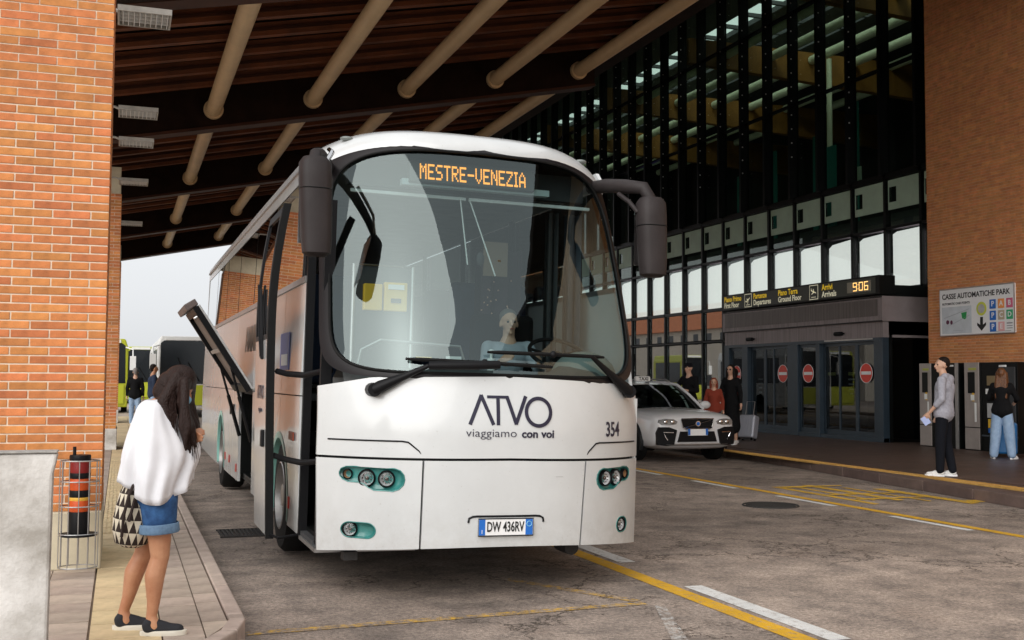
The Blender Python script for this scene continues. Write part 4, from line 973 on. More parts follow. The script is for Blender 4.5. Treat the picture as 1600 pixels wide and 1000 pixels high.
b = MB(); b.tube([(-1.16, 1.22, 3.22), (-1.24, .95, 3.22), (-1.34, .62, 3.20), (-1.39, .47, 3.17), (-1.40, .42, 3.08)], [.045, .05, .05, .045, .045], n=10); b.build('mirror_arm', MIRG, ml, smooth=60)
b = MB(); b.tube([(-1.22, .9, 3.3), (-1.25, .6, 3.22), (-1.32, .48, 3.10)], .02, n=8); b.build('mirror_brace', CHROME, ml, smooth=60)
mr_ = mirror(1.325, .50, 3.03, 2.43, .115, 1)
b = MB(); b.tube([(1.12, 1.25, 3.26), (1.14, .95, 3.23), (1.18, .66, 3.18), (1.27, .52, 3.15), (1.32, .50, 3.06)], [.055, .06, .06, .055, .05], n=10); b.build('mirror_arm', MIRG, mr_, smooth=60)
b = MB(); b.tube([(1.13, .70, 3.12), (1.17, .58, 3.04), (1.22, .52, 2.95)], .02, n=8); b.build('mirror_brace', MIRG, mr_, smooth=60)
# small bits under the nose, aerial
b = MB(); b.box(-1.08, -.98, .50, .62, .24, .30); b.build('tow_eye', IRON, bus); b = MB(); b.cyl((.78, .7, .26), (.78, .95, .26), .06); b.build('exhaust_box', IRON, bus)
b = MB(); b.slab([[S(x, .868+.01*x+dz, .0015) for x in lin(.36, .42, 4)] for dz in (0, .006)], (0, .001, 0)); b.build('scuff_mark', GREYW, bus)
b = MB(); b.tube([(.72, 2.0, 3.58), (.72, 2.0, 3.80)], .006, n=5); b.build('aerial', BLKG, bus)

# ------------------------------------------------------------------ entrance vestibule
vs = thing('entrance_vestibule', 'grey metal entrance box with sliding glass doors and red no entry discs', 'entrance')
XV, VY0, VY1 = 17.0, 21.72, 29.0
G = .15
b = MB(); b.box(XV, 18.5, VY0, VY1, 2.64, 3.02); b.build('door_header', FASCIA, vs)
b = MB(); b.box(XV-.05, 18.45, VY0-.04, VY1+.04, 3.025, 3.62); b.build('fascia', FASCIA, vs)
b = MB(); b.box(XV-.058, XV-.051, VY0+.12, VY1-.12, 3.15, 3.55); b.build('fascia_panel', mat('fascia_inset', (.16, .135, .125), .45, .2, noise=.5, nscale=2, streak=(.3, 8, .3)), vs)
b = MB(); b.box(XV+.05, 18.45, VY0+.05, VY1-.05, 3.62, 3.9); b.build('roof_slab', BLK, vs)
for z in (3.03, 3.60):
    b = MB(); b.box(XV-.075, XV-.05, VY0-.04, VY1+.04, z-.012, z+.012); b.build('fascia_edge', BLK, vs)
posts = [(VY0, 22.05), (24.24, 24.40), (25.22, 25.70), (27.72, 28.02), (28.74, 29.0), (26.50, 26.56)]
for a, c in posts[:5]:
    b = MB(); b.box(XV-.02, XV+.16, a, c, G, 2.64); b.build('frame_post', FRAMEB, vs, bevel=.006)
b = MB(); b.box(XV-.005, XV+.14, VY0, VY1, G, G+.10); b.build('door_sill', FRAMEB, vs)
b = MB(); b.box(XV-.03, XV+.12, VY0+.05, VY1-.05, 2.56, 2.64); b.build('top_rail', FRAMEB, vs)
b = MB(); b.box(XV-.035, XV-.03, VY0+.35, 24.0, 2.60, 2.635); b.build('steel_strip', ALU, vs)
def leaf_door(y0, y1, x, name='door_leaf', fw=.055):
    o = bpy.data.objects.new(name, None); COL.objects.link(o); o.parent = vs
    b = MB(); b.box(x, x+.05, y0, y0+fw, G+.10, 2.56); b.box(x, x+.05, y1-fw, y1, G+.10, 2.56); b.box(x, x+.05, y0+fw, y1-fw, G+.10, G+.22); b.box(x, x+.05, y0+fw, y1-fw, 2.48, 2.56); b.build('leaf_frame', FRAMEB, o)
    b = MB(); b.box(x+.02, x+.03, y0+fw, y1-fw, G+.22, 2.48); b.build('leaf_glass', DGL, o); return o
for (y0, y1, x) in ((22.05, 22.80, .05), (22.80, 23.52, .05), (23.50, 24.24, .11), (24.40, 25.22, .05), (25.70, 26.50, .05), (26.45, 27.0, .11), (27.0, 27.72, .11), (28.02, 28.74, .05)): leaf_door(y0, y1, XV+x)
def no_entry(y, z=1.795, r=.235):
    o = bpy.data.objects.new('no_entry_disc', None); COL.objects.link(o); o.parent = vs; o.location = (XV+.045, y, z)
    b = MB(); b.cyl((0, 0, 0), (-.006, 0, 0), r, n=32); b.build('red_disc', REDS, o)
    b = MB(); b.box(-.010, -.006, -r*.80, r*.80, -r*.17, r*.17); b.build('white_bar', WHS, o)
    b = MB(); b.tube([(-.005, r*math.cos(a), r*math.sin(a)) for a in lin(0, 2*PI, 32)[:-1]], .008, n=4, closed=True); b.build('white_rim', WHS, o)
for y in (22.42, 24.82, 26.0, 28.40): no_entry(y)
for y in (23.4, 27.55):
    b = MB(); b.cyl((XV-.04, y-.14, 2.78), (XV-.04, y+.14, 2.78), .05, n=12); b.box(XV-.02, XV, y-.2, y+.2, 2.76, 2.80); b.build('motion_sensor', BLKG, vs, smooth=50)
# black side of the vestibule with its own glass door
b = MB(); b.box(XV+.16, 18.55, VY0, VY0+.05, 2.7, 3.02); b.box(XV+.17, XV+.26, VY0, VY0+.08, G, 2.7); b.box(18.4, 18.5, VY0, VY0+.08, G, 2.7); b.build('side_frame', BLK, vs)
b = MB(); b.box(XV+.26, 18.4, VY0+.03, VY0+.04, G, 2.7); b.build('side_glass', DGL, vs)
b = MB(); b.box(XV+.2, 18.5, VY1-.05, VY1, G, 2.64); b.box(17.6, 18.5, 24.3, 24.35, G, 2.64); b.box(18.9, 18.95, 21, 29, G, 2.64); b.build('inner_wall', DARK, vs)
for (y, z, w_, h_, m) in ((22.30, 1.35, .20, 2.1, mat('column_cladding', (.46, .42, .38), .6)),):
    b = MB(); b.box(XV+.35, XV+.5, y-w_, y+w_, G, 2.45); b.build('inner_pillar', m, vs)
# stickers on the doors
b = MB()
for y in (23.15, 27.3):
    for k in range(4): b.box(XV+.15, XV+.152, y-.13+.02*k, y+.13-.02*k, 1.62-.12*k, 1.66-.12*k)
b.build('door_sticker', GREYW, vs)
for y in (23.95, 24.0-.9): 
    b = MB(); b.box(XV+.148, XV+.15, y-.16, y+.16, 1.74, 1.82); b.build('door_sticker', mat('lime_sticker', (.45, .45, .12), .6), vs)

# departures / arrivals sign with clock
sg = thing('direction_sign', 'long black sign for departures and arrivals with amber clock above the doors', 'sign')
SZ0, SZ1 = 3.66, 4.12
b = MB(); b.box(XV-.12, XV+.35, VY0-.02, VY1-.02, SZ0, SZ1); b.build('sign_box', BLK, sg, bevel=.01)
b = MB(); b.box(XV-.126, XV-.121, VY0+.10, VY1-.12, SZ0+.04, SZ1-.04); b.build('sign_face', SIGNG, sg)
xs_ = XV-.129
def ft(txt, size, m, y, z, align='LEFT', bold=.004, sx=1): return text('sign_lettering', txt, size, m, sg, (xs_, y, z), (PI/2, 0, -PI/2), .001, bold, sx, align)
yt, yb_ = 3.98, 3.80
for y, a, c in ((28.80, 'Piano Primo', 'First Floor'), (27.2, 'Partenze', 'Departures'), (25.95, 'Piano Terra', 'Ground Floor'), (23.95, 'Arrivi', 'Arrivals')):
    ft(a, .21, SIGNY, y, yt, sx=.92); ft(c, .21, SIGNW, y, yb_, sx=.92)
def pict(y, up):
    b = MB(); s_ = .17; b.box(xs_-.001, xs_+.001, y-s_-.02, y+s_+.02, 3.89-s_-.02, 3.89+s_+.02); b.build('pictogram_frame', SIGNW, sg)
    b = MB(); b.box(xs_-.004, xs_-.001, y-s_, y+s_, 3.89-s_, 3.89+s_); b.build('pictogram_field', SIGNG, sg)
    t = .5 if up else -.35
    def P(u, v): u2, v2 = u*math.cos(t)-v*math.sin(t), u*math.sin(t)+v*math.cos(t); return (xs_-.005, y-u2, 3.90+v2)
    b = MB()
    for poly in ([(-.12, -.012), (.10, -.012), (.125, .008), (.10, .02), (-.12, .018)], [(-.02, .0), (.04, .0), (-.05, -.09), (-.075, -.09)], [(-.02, .01), (.03, .01), (-.03, .07), (-.05, .07)], [(-.12, .0), (-.09, .0), (-.12, .055), (-.14, .055)]):
        b.prism(poly, P, (-.002, 0, 0))
    b.box(xs_-.007, xs_-.005, y-.10, y+.10, 3.755, 3.772)
    b.build('plane_pictogram', SIGNW, sg)
pict(27.48, True); pict(24.30, False)
b = MB(); b.box(xs_-.006, xs_, 21.98, 22.9, 3.76, 4.02); b.build('clock_panel', mat('clock_grey', (.30, .28, .22), .5), sg)
SEG = {'9': 'abcdfg', '0': 'abcdef', '6': 'acdefg'}
b = MB()
def seg7(ch, y, z, w_, h_):
    t = .022; x0, x1 = xs_-.009, xs_-.007
    B = {'a': (y-w_, y, z+h_-t, z+h_), 'd': (y-w_, y, z, z+t), 'g': (y-w_, y, z+h_/2-t/2, z+h_/2+t/2), 'f': (y-t, y, z+h_/2, z+h_), 'e': (y-t, y, z, z+h_/2), 'b': (y-w_, y-w_+t, z+h_/2, z+h_), 'c': (y-w_, y-w_+t, z, z+h_/2)}
    for i, k in enumerate(SEG[ch]): a = B[k]; b.box(x0-.0004*i, x1-.0004*i, a[0]+.003, a[1]-.003, a[2]+.002, a[3]-.002)
seg7('9', 22.66, 3.79, .15, .21); seg7('0', 22.43, 3.79, .15, .21); seg7('6', 22.23, 3.79, .15, .21); b.box(xs_-.009, xs_-.007, 22.455, 22.475, 3.83, 3.85); b.box(xs_-.009, xs_-.007, 22.455, 22.475, 3.93, 3.95)
b.build('clock_digits', CLOCK_L, sg)

# parking pay sign on the brick wall
ps = thing('parking_sign', 'white CASSE AUTOMATICHE PARK sign with coloured letters on the brick wall', 'sign')
xp = XW-.045
b = MB(); b.box(xp, XW-.002, 18.20, 20.42, 2.63, 3.67); b.build('sign_board', WHS, ps, bevel=.006)
b = MB(); b.tube([(xp, 18.20, 2.63), (xp, 20.42, 2.63), (xp, 20.42, 3.67), (xp, 18.20, 3.67)], .016, n=5, closed=True); b.build('sign_frame', ALU, ps)
def pt2(txt, size, y, z, m=BLACKP, bold=.003, sx=1, align='LEFT', nm='sign_lettering'): return text(nm, txt, size, m, ps, (xp-.003, y, z), (PI/2, 0, -PI/2), .001, bold, sx, align)
pt2('CASSE AUTOMATICHE PARK', .165, 20.35, 3.50, sx=.96, bold=.004); pt2('AUTOMATIC CASH POINTS', .07, 20.35, 3.34, bold=.002, m=mat('sign_grey_ink', (.08, .08, .09), .6))
PCOL = {'A': (.85, .32, .08), 'B': (.62, .12, .22), 'C': (.50, .40, .28), 'D': (.03, .38, .16), 'E': (.78, .42, .42)}
for r_, L_ in enumerate((('A', 'B'), ('C', 'D'), ('E',))):
    z = 3.26-r_*.245
    b = MB(); b.box(xp-.004, xp-.001, 18.72, 18.90, z-.10, z+.10); b.build('blue_square', PBLUE, ps); text('square_letter', 'P', .16, WHS, ps, (xp-.006, 18.81, z), (PI/2, 0, -PI/2), .001, .004)
    for q, c in enumerate(L_):
        y = 18.57-.235*q; b = MB(); b.box(xp-.004, xp-.001, y-.09, y+.09, z-.10, z+.10); b.build('letter_square', mat('square_'+c, PCOL[c], .5), ps); text('square_letter', c, .15, WHS, ps, (xp-.006, y, z), (PI/2, 0, -PI/2), .001, .003)
b = MB()
for k in range(3): b.box(xp-.003, xp-.001, 18.26, 18.42, 2.72+.05*k, 2.735+.05*k)
b.box(xp-.003, xp-.001, 18.30, 18.9, 2.665, 2.675); b.box(xp-.003, xp-.001, 18.26, 18.42, 2.83, 2.845)
b.build('small_print', mat('faint_ink', (.25, .25, .27), .6), ps)
b = MB(); b.cyl((xp-.001, 19.14, 3.18), (xp-.004, 19.14, 3.18), .15, n=28); b.build('yellow_ring', mat('lime_yellow', (.58, .62, .06), .5), ps)
b = MB(); b.cyl((xp-.004, 19.14, 3.18), (xp-.006, 19.14, 3.18), .10, n=24); b.build('ring_centre', GREYW, ps)
b = MB(); b.prism([(19.10, 3.0), (19.18, 3.0), (19.18, 2.83), (19.27, 2.88), (19.27, 2.82), (19.14, 2.70), (19.01, 2.82), (19.01, 2.88), (19.10, 2.83)], lambda y, z: (xp-.001, y, z), (-.004, 0, 0)); b.build('black_arrow', BLACKP, ps)
b = MB(); b.box(xp-.003, xp-.001, 19.44, 20.36, 2.67, 3.27); b.build('map_field', mat('map_grey', (.62, .66, .70), .5, noise=.15, nscale=4), ps)
b = MB(); b.prism([(19.75, 3.12), (19.58, 3.14), (19.60, 3.0), (19.64, 2.97), (19.72, 3.0)], lambda y, z: (xp-.003, y, z), (-.003, 0, 0)); b.build('map_green_mark', mat('map_green', (.02, .32, .08), .5), ps)
b = MB()
for (p, q) in (((20.3, 3.02), (19.5, 3.2)), ((20.1, 2.86), (19.5, 3.06)), ((20.0, 2.75), (19.7, 2.72))): b.cyl((xp-.004, p[0], p[1]), (xp-.004, q[0], q[1]), .005, n=4)
b.build('map_route', mat('map_line', (.35, .38, .42), .5), ps)
b = MB(); b.sphere((xp-.004, 20.18, 2.93), (.003, .05, .05), 8, 6); b.sphere((xp-.004, 20.06, 2.92), (.003, .04, .05), 8, 6); b.build('map_dark_mark', mat('map_maroon', (.12, .02, .06), .5), ps)

# pay machines in front of the wall
XM = 17.0
def machine(y0, y1, label, extra):
    o = thing('pay_machine', label, 'pay machine', (0, 0, 0), group='grey parking pay machines')
    z0, z1 = G, 2.0
    b = MB(); b.box(XM+.03, XW-.03, y0, y1, z0, z1); b.build('cabinet', BLK, o, bevel=.008)
    return o
m1 = machine(19.26, 20.50, 'grey pay machine behind the man in the grey hoodie', 0)
def face(o, y0, y1, z0, z1, m, nm, d=.0):
    b = MB(); b.box(XM+d, XM+.03, y0, y1, z0, z1); return b.build(nm, m, o, bevel=.004)
def pillar(o, y0, y1):
    face(o, y0, y1, .64, 2.0, PYEL, 'upper_face'); face(o, y0, y1, G+.02, .62, PYEL, 'lower_face')
    w_ = y1-y0; face(o, y0+w_*.25, y1-w_*.25, 1.35, 1.80, BLK, 'screen', -.006); face(o, y0+w_*.3, y1-w_*.55, 1.18, 1.36, YELLOW, 'yellow_label', -.008)
    face(o, y0+w_*.15, y1-w_*.3, 1.84, 1.89, mat('lime_band', (.4, .42, .08), .5), 'lime_label', -.005); face(o, y0+w_*.16, y0+w_*.30, .75, 1.15, PAPER, 'price_strip', -.004)
    face(o, y0+w_*.3, y0+w_*.55, 1.20, 1.32, PAPER, 'ticket_label', -.009)
pillar(m1, 20.12, 20.48); face(m1, 19.27, 19.36, G, 2.0, ALU, 'steel_edge'); face(m1, 19.42, 19.6, 1.92, 1.96, PAPER, 'top_label', .01)
m2 = machine(18.60, 19.10, 'narrow grey pay machine between the man and the woman', 0); pillar(m2, 18.66, 19.07)
m3 = machine(17.62, 18.585, 'black ticket machine with yellow notice used by the long haired woman', 0)
for (y0, y1, z0, z1, m, nm) in ((18.20, 18.42, 1.52, 1.72, mat('ochre_notice', (.22, .16, .08), .5), 'ochre_notice'), (18.14, 18.46, 1.34, 1.45, PAPER, 'white_label'), (18.20, 18.42, .85, 1.15, GREYW, 'notice_sheet'), (18.22, 18.40, .64, .82, YELLOW, 'yellow_notice'), (18.22, 18.40, .54, .63, PBLUE, 'blue_strip'), (18.03, 18.10, 1.58, 1.66, REDS, 'red_button'), (17.9, 18.08, 1.90, 1.94, PAPER, 'top_label'), (17.66, 18.1, .5, 1.9, DARK2, 'machine_door')):
    face(m3, y0, y1, z0, z1, m, nm, -.003)
b = MB(); b.box(XM-.01, XM+.03, 17.62, 18.58, .46, .49); b.build('ledge', GREYB, m3)

# ------------------------------------------------------------------ the taxi
tx_ = thing('taxi', 'silver white estate taxi with black lower trim waiting beside the terminal doors', 'taxi', (10.43, 18.85, 0))
def sect(y, w_, zb_, zs, zc): return [Vector((x, y, z)) for x, z in [(0, zb_), (w_*.75, zb_), (w_*.95, zb_+.06), (w_, zb_+.2), (w_*1.0, .62), (w_*.985, zs-.12), (w_*.95, zs-.03), (w_*.84, zs+.005), (w_*.5, zc), (0, zc+.012)]]
SEC = [(.00, .60, .38, .76, .82), (.02, .76, .32, .84, .88), (.09, .86, .28, .89, .935), (.25, .905, .25, .93, .975), (.6, .925, .24, .96, 1.01), (1.0, .93, .24, .985, 1.03), (1.3, .93, .24, 1.0, 1.04), (2.2, .93, .24, 1.01, 1.04), (3.4, .93, .26, 1.02, 1.05), (4.4, .91, .30, 1.03, 1.05), (4.75, .86, .34, 1.0, 1.02), (4.84, .74, .42, .9, .95)]
b = MB()
for s_ in (1, -1):
    b.grid([[Vector((v.x*s_, v.y, v.z)) for v in sect(*q)] for q in SEC])
    q = [Vector((v.x*s_, v.y, v.z)) for v in sect(*SEC[0])]; b.add(q+[Vector((0, 0, .5))], [(i, i+1, len(q)) for i in range(len(q)-1)])
    q = [Vector((v.x*s_, v.y, v.z)) for v in sect(*SEC[-1])]; b.add(q+[Vector((0, 4.84, .5))], [(i, i+1, len(q)) for i in range(len(q)-1)])
bo = b.build('car_body', CARW, tx_, smooth=50); sm = bo.modifiers.new('s', 'SUBSURF'); sm.levels = 1; sm.render_levels = 1
# greenhouse
def gh(y, w_, z, wt=None): return (y, w_, z)
base = [(1.18, .80, .985), (4.62, .82, 1.03)]; roof = [(1.98, .62, 1.50), (2.6, .66, 1.565), (3.5, .66, 1.56), (4.25, .62, 1.50)]
b = MB(); b.grid([[Vector((x*w_, y, z-.03*abs(x)**2.5)) for x in lin(-1, 1, 10)] for y, w_, z in roof]); ro = b.build('car_roof', CARW, tx_, smooth=60)
b = MB(); b.grid([[Vector((x*(.80*(1-t)+.62*t), (1.18+.10*abs(x)**2)*(1-t)+1.98*t, .985*(1-t)+(1.497-.03*abs(x)**2.5)*t+.03*math.sin(PI*t))) for x in lin(-1, 1, 10)] for t in lin(0, 1, 6)]); b.build('windscreen', CARG, tx_, smooth=60)
for s_ in (-1, 1):
    b = MB(); b.grid([[Vector((s_*(.86*(1-t)+.635*t), y*(1-t)+(2.0+(y-1.3)*.70)*t, 1.0*(1-t)+1.50*t)) for y in lin(1.3, 4.5, 8)] for t in lin(0, 1, 4)]); b.build('side_windows', CARG, tx_, smooth=60)
    b = MB(); b.tube([(s_*.83, 1.22, 1.0), (s_*.72, 1.6, 1.28), (s_*.635, 1.98, 1.49), (s_*.67, 2.6, 1.545), (s_*.67, 3.5, 1.54), (s_*.64, 4.25, 1.49)], .03, n=8); b.build('roof_pillar', CARW, tx_, smooth=60)
    b = MB(); b.tube([(s_*.56, 2.2, 1.56), (s_*.57, 2.4, 1.61), (s_*.57, 4.0, 1.60), (s_*.56, 4.2, 1.54)], .016, n=6); b.build('roof_rail', ALU, tx_)
    mo = bpy.data.objects.new('door_mirror', None); COL.objects.link(mo); mo.parent = tx_
    b = MB(); b.sphere((s_*1.05, 1.55, 1.08), (.13, .075, .085), 14, 10); b.build('mirror_shell', CARW, mo, smooth=60)
    b = MB(); b.cyl((s_*.90, 1.55, 1.0), (s_*1.0, 1.55, 1.04), .03); b.box(s_*1.05-.1, s_*1.05+.1, 1.615, 1.625, 1.02, 1.13); b.build('mirror_base', BLKG, mo)
    for cy in (.92, 3.78):
        W = bpy.data.objects.new('wheel', None); COL.objects.link(W); W.parent = tx_; W.location = (s_*.85, cy, .345)
        b = MB(); b.grid([[(s_*x, r*math.cos(t), r*math.sin(t)) for t in lin(0, 2*PI, 28)[:-1]] for x, r in [(-.11, .22), (-.1, .33), (.09, .345), (.11, .32), (.115, .23)]], closeu=True); b.build('tyre', RUB, W, smooth=50)
        b = MB(); b.cyl((s_*.06, 0, 0), (s_*.075, 0, 0), .06)
        for k in range(5):
            a = 2*PI*k/5; b.cyl((s_*.075, 0, 0), (s_*.10, .22*math.cos(a), .22*math.sin(a)), .03, .02, n=6)
        b.build('alloy_rim', ALU, W)
        b = MB(); b.grid([[(s_*x, cy+r*math.cos(t), .36+r*math.sin(t)) for t in lin(-.3, PI+.3, 18)] for x, r in [(.90, .345), (.945, .36), (.95, .43), (.90, .45)]]); b.build('arch_cladding', BLKG, tx_, smooth=50)
    b = MB(); b.box(s_*.90 if s_ > 0 else -.95, .95 if s_ > 0 else -.90, 1.3, 3.4, .26, .42); b.build('sill_trim', BLKG, tx_, bevel=.02)
LF = .10
def fy(x): return .005+.06*abs(x/.8)**3
def cp(poly, o, d, name, m, parent=None):
    b = MB(); n = len(poly); poly = [(x, z+LF*max(0, min(1, (z-.36)/.25))) for x, z in poly]; A = [Vector((x, fy(x)-o, z)) for x, z in poly]
    c = sum(A, Vector())/n; B = [a+Vector((0, d, 0)) for a in A]
    b.add(A+B+[c], [(i, (i+1) % n, n*2) for i in range(n)]+[(i, (i+1) % n, n+(i+1) % n, n+i) for i in range(n)]); return b.build(name, m, parent or tx_, smooth=40)
gr_ = cp([(-.34, .74), (-.12, .745), (.12, .745), (.34, .74), (.31, .60), (.26, .575), (-.26, .575), (-.31, .60)], .035, .06, 'grille', BLKG)
b = MB(); b.tube([(x, fy(x)-.04, z+LF) for x, z in [(-.35, .75), (0, .757), (.35, .75), (.315, .59), (.26, .565), (-.26, .565), (-.315, .59)]], .012, n=5, closed=True); b.build('grille_frame', CHROME, gr_)
b = MB(); b.cyl((-.28, -.035, .59+LF), (.28, -.035, .73+LF), .012, n=5); b.cyl((0, -.03, .66+LF), (0, -.055, .66+LF), .052, n=20); b.build('grille_badge', CHROME, gr_)
b = MB(); b.cyl((0, -.056, .66+LF), (0, -.06, .66+LF), .035, n=16); b.build('badge_centre', PBLUE, gr_)
cp([(-.36, .54), (.36, .54), (.42, .40), (-.42, .40)], .045, .08, 'lower_intake', BLKG)
b = MB(); b.tube([(x, fy(x)-.03, .365-.0*abs(x)) for x in lin(-.66, .66, 10)], .02, n=6); b.build('skid_strip', ALU, tx_)
cpl = cp([(-.21, .585-.01), (.21, .575), (.21, .485), (-.21, .485)], .045, .02, 'number_plate', WHS)
for s_ in (-1, 1):
    b = MB(); b.box(s_*.19-.022, s_*.19+.022, -.056, -.046, .545, .665); b.build('plate_band', PBLUE, cpl)
    P = [(s_*.42, .70), (s_*.50, .745), (s_*.66, .755), (s_*.78, .735), (s_*.80, .68), (s_*.74, .635), (s_*.58, .63), (s_*.45, .65)]
    h_ = cp(P, .03, .05, 'headlight', mat('headlight_base', (.25, .25, .25), .2, .5))
    for x in (.52, .66):
        b = MB(); b.sphere((s_*x, fy(x)-.03, .69+LF), (.045, .02, .042), 12, 8); b.build('projector', CHROME, h_, smooth=60)
    Q = [(s_*.44, .56), (s_*.60, .60), (s_*.80, .60), (s_*.84, .52), (s_*.82, .36), (s_*.66, .34), (s_*.50, .36)]
    c_ = cp(Q, .05, .09, 'bumper_bezel', BLKG)
    b = MB(); b.tube([(s_*x, fy(x)-.062, z+.05) for x, z in [(.52, .545), (.72, .55), (.68, .46), (.64, .40)]], .013, n=5); b.build('bezel_chrome', CHROME, c_)
    b = MB(); b.cyl((s_*.60, fy(.6)-.035, .46), (s_*.60, fy(.6)+.02, .46), .045, n=14); b.build('fog_lamp', GREYW, c_)
if 0: b = MB(); b.grid([[Vector((-.02+s*x, 2.45+y*dd, z)) for x in (0,) for s in (1,)] for y in (0, 1) for z in (0, 1) for dd in (1,)]) if False else None
ts = bpy.data.objects.new('taxi_sign', None); COL.objects.link(ts); ts.parent = tx_; ts.location = (0, 2.35, 1.56)
b = MB(); b.box(-.17, .17, -.06, .06, 0, .11); b.build('sign_shell', WHITE2, ts, bevel=.03)
text('taxi_lettering', 'TAXI', .10, BLACKP, ts, (0, -.064, .055), (PI/2, 0, 0), .001, .003)
b = MB(); b.box(-.75, .75, 1.9, 2.0, .7, 1.0); b.box(-.7, .7, 1.45, 1.7, .85, .98); b.build('car_interior', DARK, tx_)

# ------------------------------------------------------------------ people
def blob(name, prims, vox, m, parent, it=3, smooth_f=.5):
    b = MB()
    for p in prims:
        if p[0] == 'c':
            p0, p1, r0, r1 = Vector(p[1]), Vector(p[2]), p[3], p[4]
            d = p1-p0; L_ = d.length; d.normalize(); a = d.cross(Vector((0, 0, 1)) if abs(d.z) < .9 else Vector((1, 0, 0))).normalized(); c = d.cross(a)
            rg = []; n = 14
            for ph in lin(-PI/2, 0, 4): rg.append([p0+d*r0*math.sin(ph)+(a*math.cos(t)+c*math.sin(t))*max(r0*math.cos(ph), 1e-4) for t in lin(0, 2*PI, n)[:-1]])
            for ph in lin(0, PI/2, 4): rg.append([p1+d*r1*math.sin(ph)+(a*math.cos(t)+c*math.sin(t))*max(r1*math.cos(ph), 1e-4) for t in lin(0, 2*PI, n)[:-1]])
            b.grid(rg, closeu=True)
        elif p[0] == 's':
            b.sphere(p[1], p[2], 16, 12) if len(p) == 3 else None
            if len(p) == 4:
                k = len(b.v); b.sphere((0, 0, 0), p[2], 16, 12); Rm = Euler(p[3]).to_matrix(); c = Vector(p[1])
                for i in range(k, len(b.v)): b.v[i] = tuple(Rm @ Vector(b.v[i])+c)
    o = b.build(name, m, parent)
    r = o.modifiers.new('r', 'REMESH'); r.mode = 'VOXEL'; r.voxel_size = vox
    s_ = o.modifiers.new('s', 'SMOOTH'); s_.iterations = it; s_.factor = smooth_f
    apply_mods(o); o.data.polygons.foreach_set('use_smooth', [True]*len(o.data.polygons))
    return o
def V(*a): return Vector(a)
def hand_prims(el, wr, side, k=1.0, curl=.5, roll=None):
    """palm, four unequal bent fingers and a thumb continuing from the forearm"""
    d = (wr-el).normalized(); up = roll if roll is not None else V(0, 0, 1)
    s_ = d.cross(up)
    if s_.length < .1: s_ = d.cross(V(1, 0, 0))
    s_.normalize(); n = s_.cross(d).normalized()
    out = [('c', wr, wr+d*.05*k, .024*k, .030*k), ('c', wr+d*.03*k-s_*.018*k, wr+d*.085*k-s_*.026*k, .017*k, .014*k), ('c', wr+d*.03*k+s_*.018*k, wr+d*.085*k+s_*.026*k, .017*k, .014*k), ('c', wr+d*.02*k, wr+d*.085*k, .02*k, .016*k)]
    for i, (off, ln) in enumerate(((-.030, .060), (-.010, .074), (.011, .070), (.031, .054))):
        b0 = wr+d*.085*k+s_*off*k; dd = (d-n*curl*.5).normalized(); b1 = b0+dd*ln*.45*k; d2 = (d-n*curl*1.6).normalized(); b2 = b1+d2*ln*.38*k; d3 = (d*.5-n*curl*2.2).normalized(); b3 = b2+d3*ln*.3*k
        out += [('c', b0, b1, .0100*k, .0092*k), ('c', b1, b2, .0092*k, .0085*k), ('c', b2, b3, .0085*k, .007*k)]
    t0 = wr+d*.025*k-s_*.028*k*side; t1 = t0+(d*.6-s_*side*.75-n*.25).normalized()*.038*k; t2 = t1+(d*.9-s_*side*.25-n*.4).normalized()*.03*k
    out += [('c', t0, t1, .013*k, .011*k), ('c', t1, t2, .011*k, .0085*k)]
    return out
def head_prims(c, fwd=V(1, 0, 0), k=1.0, tilt=0):
    """skull, jaw, nose, ears around centre c facing fwd"""
    f = fwd.normalized(); u = V(0, 0, 1); s_ = u.cross(f).normalized(); u = f.cross(s_)
    def L(x, y, z): return c+(f*x+s_*y+u*z)*k
    pr = [('s', L(-.012, 0, .03), (.092*k, .076*k, .088*k)), ('c', L(.02, 0, -.01), L(.028, 0, -.055), .066*k, .045*k), ('c', L(.045, 0, -.075), L(.060, 0, -.082), .026*k, .02*k),
          ('c', L(.086, 0, .018), L(.104, 0, -.018), .010*k, .013*k), ('c', L(.082, 0, -.046), L(.088, 0, -.048), .017*k, .010*k),
          ('s', L(-.005, .078, -.01), (.016*k, .012*k, .028*k)), ('s', L(-.005, -.078, -.01), (.016*k, .012*k, .028*k)), ('c', L(.07, -.03, .035), L(.07, .03, .035), .018*k, .018*k)]
    return pr, L
def shoe(name, foot, ang, m, sole, parent, ln=.25, k=1.0):
    """foot = ankle ground point (heel side), ang = heading"""
    o = bpy.data.objects.new(name, None); COL.objects.link(o); o.parent = parent; o.location = foot; o.rotation_euler = (0, 0, ang)
    L_ = ln
    def outl(f, z): return [V(-.06*k+L_*.5+(L_*.5*f)*math.cos(t), (.038+.012*math.cos(t))*f*k*math.sin(t)*1.0, z) for t in lin(0, 2*PI, 24)[:-1]]
    b = MB(); r = [outl(1.03, 0), outl(1.05, .012*k), outl(1.04, .028*k), outl(.98, .030*k)]; b.grid(r, closeu=True); b.add(r[0], [tuple(range(24))]); b.add(r[-1], [tuple(range(24))]); b.build('sole', sole, o, smooth=50)
    x0 = -.06*k
    blob('upper', [('c', V(x0+.045*k, 0, .045*k), V(x0+L_-.05*k, 0, .036*k), .036*k, .030*k), ('c', V(x0+.04*k, 0, .06*k), V(x0+.06*k, 0, .085*k), .036*k, .036*k), ('c', V(x0+.06*k, 0, .075*k), V(x0+.15*k, 0, .052*k), .033*k, .028*k), ('c', V(x0+.16*k, .008, .036*k), V(x0+L_-.045*k, .004, .032*k), .036*k, .032*k)], .008*k, m, o, 2)
    return o
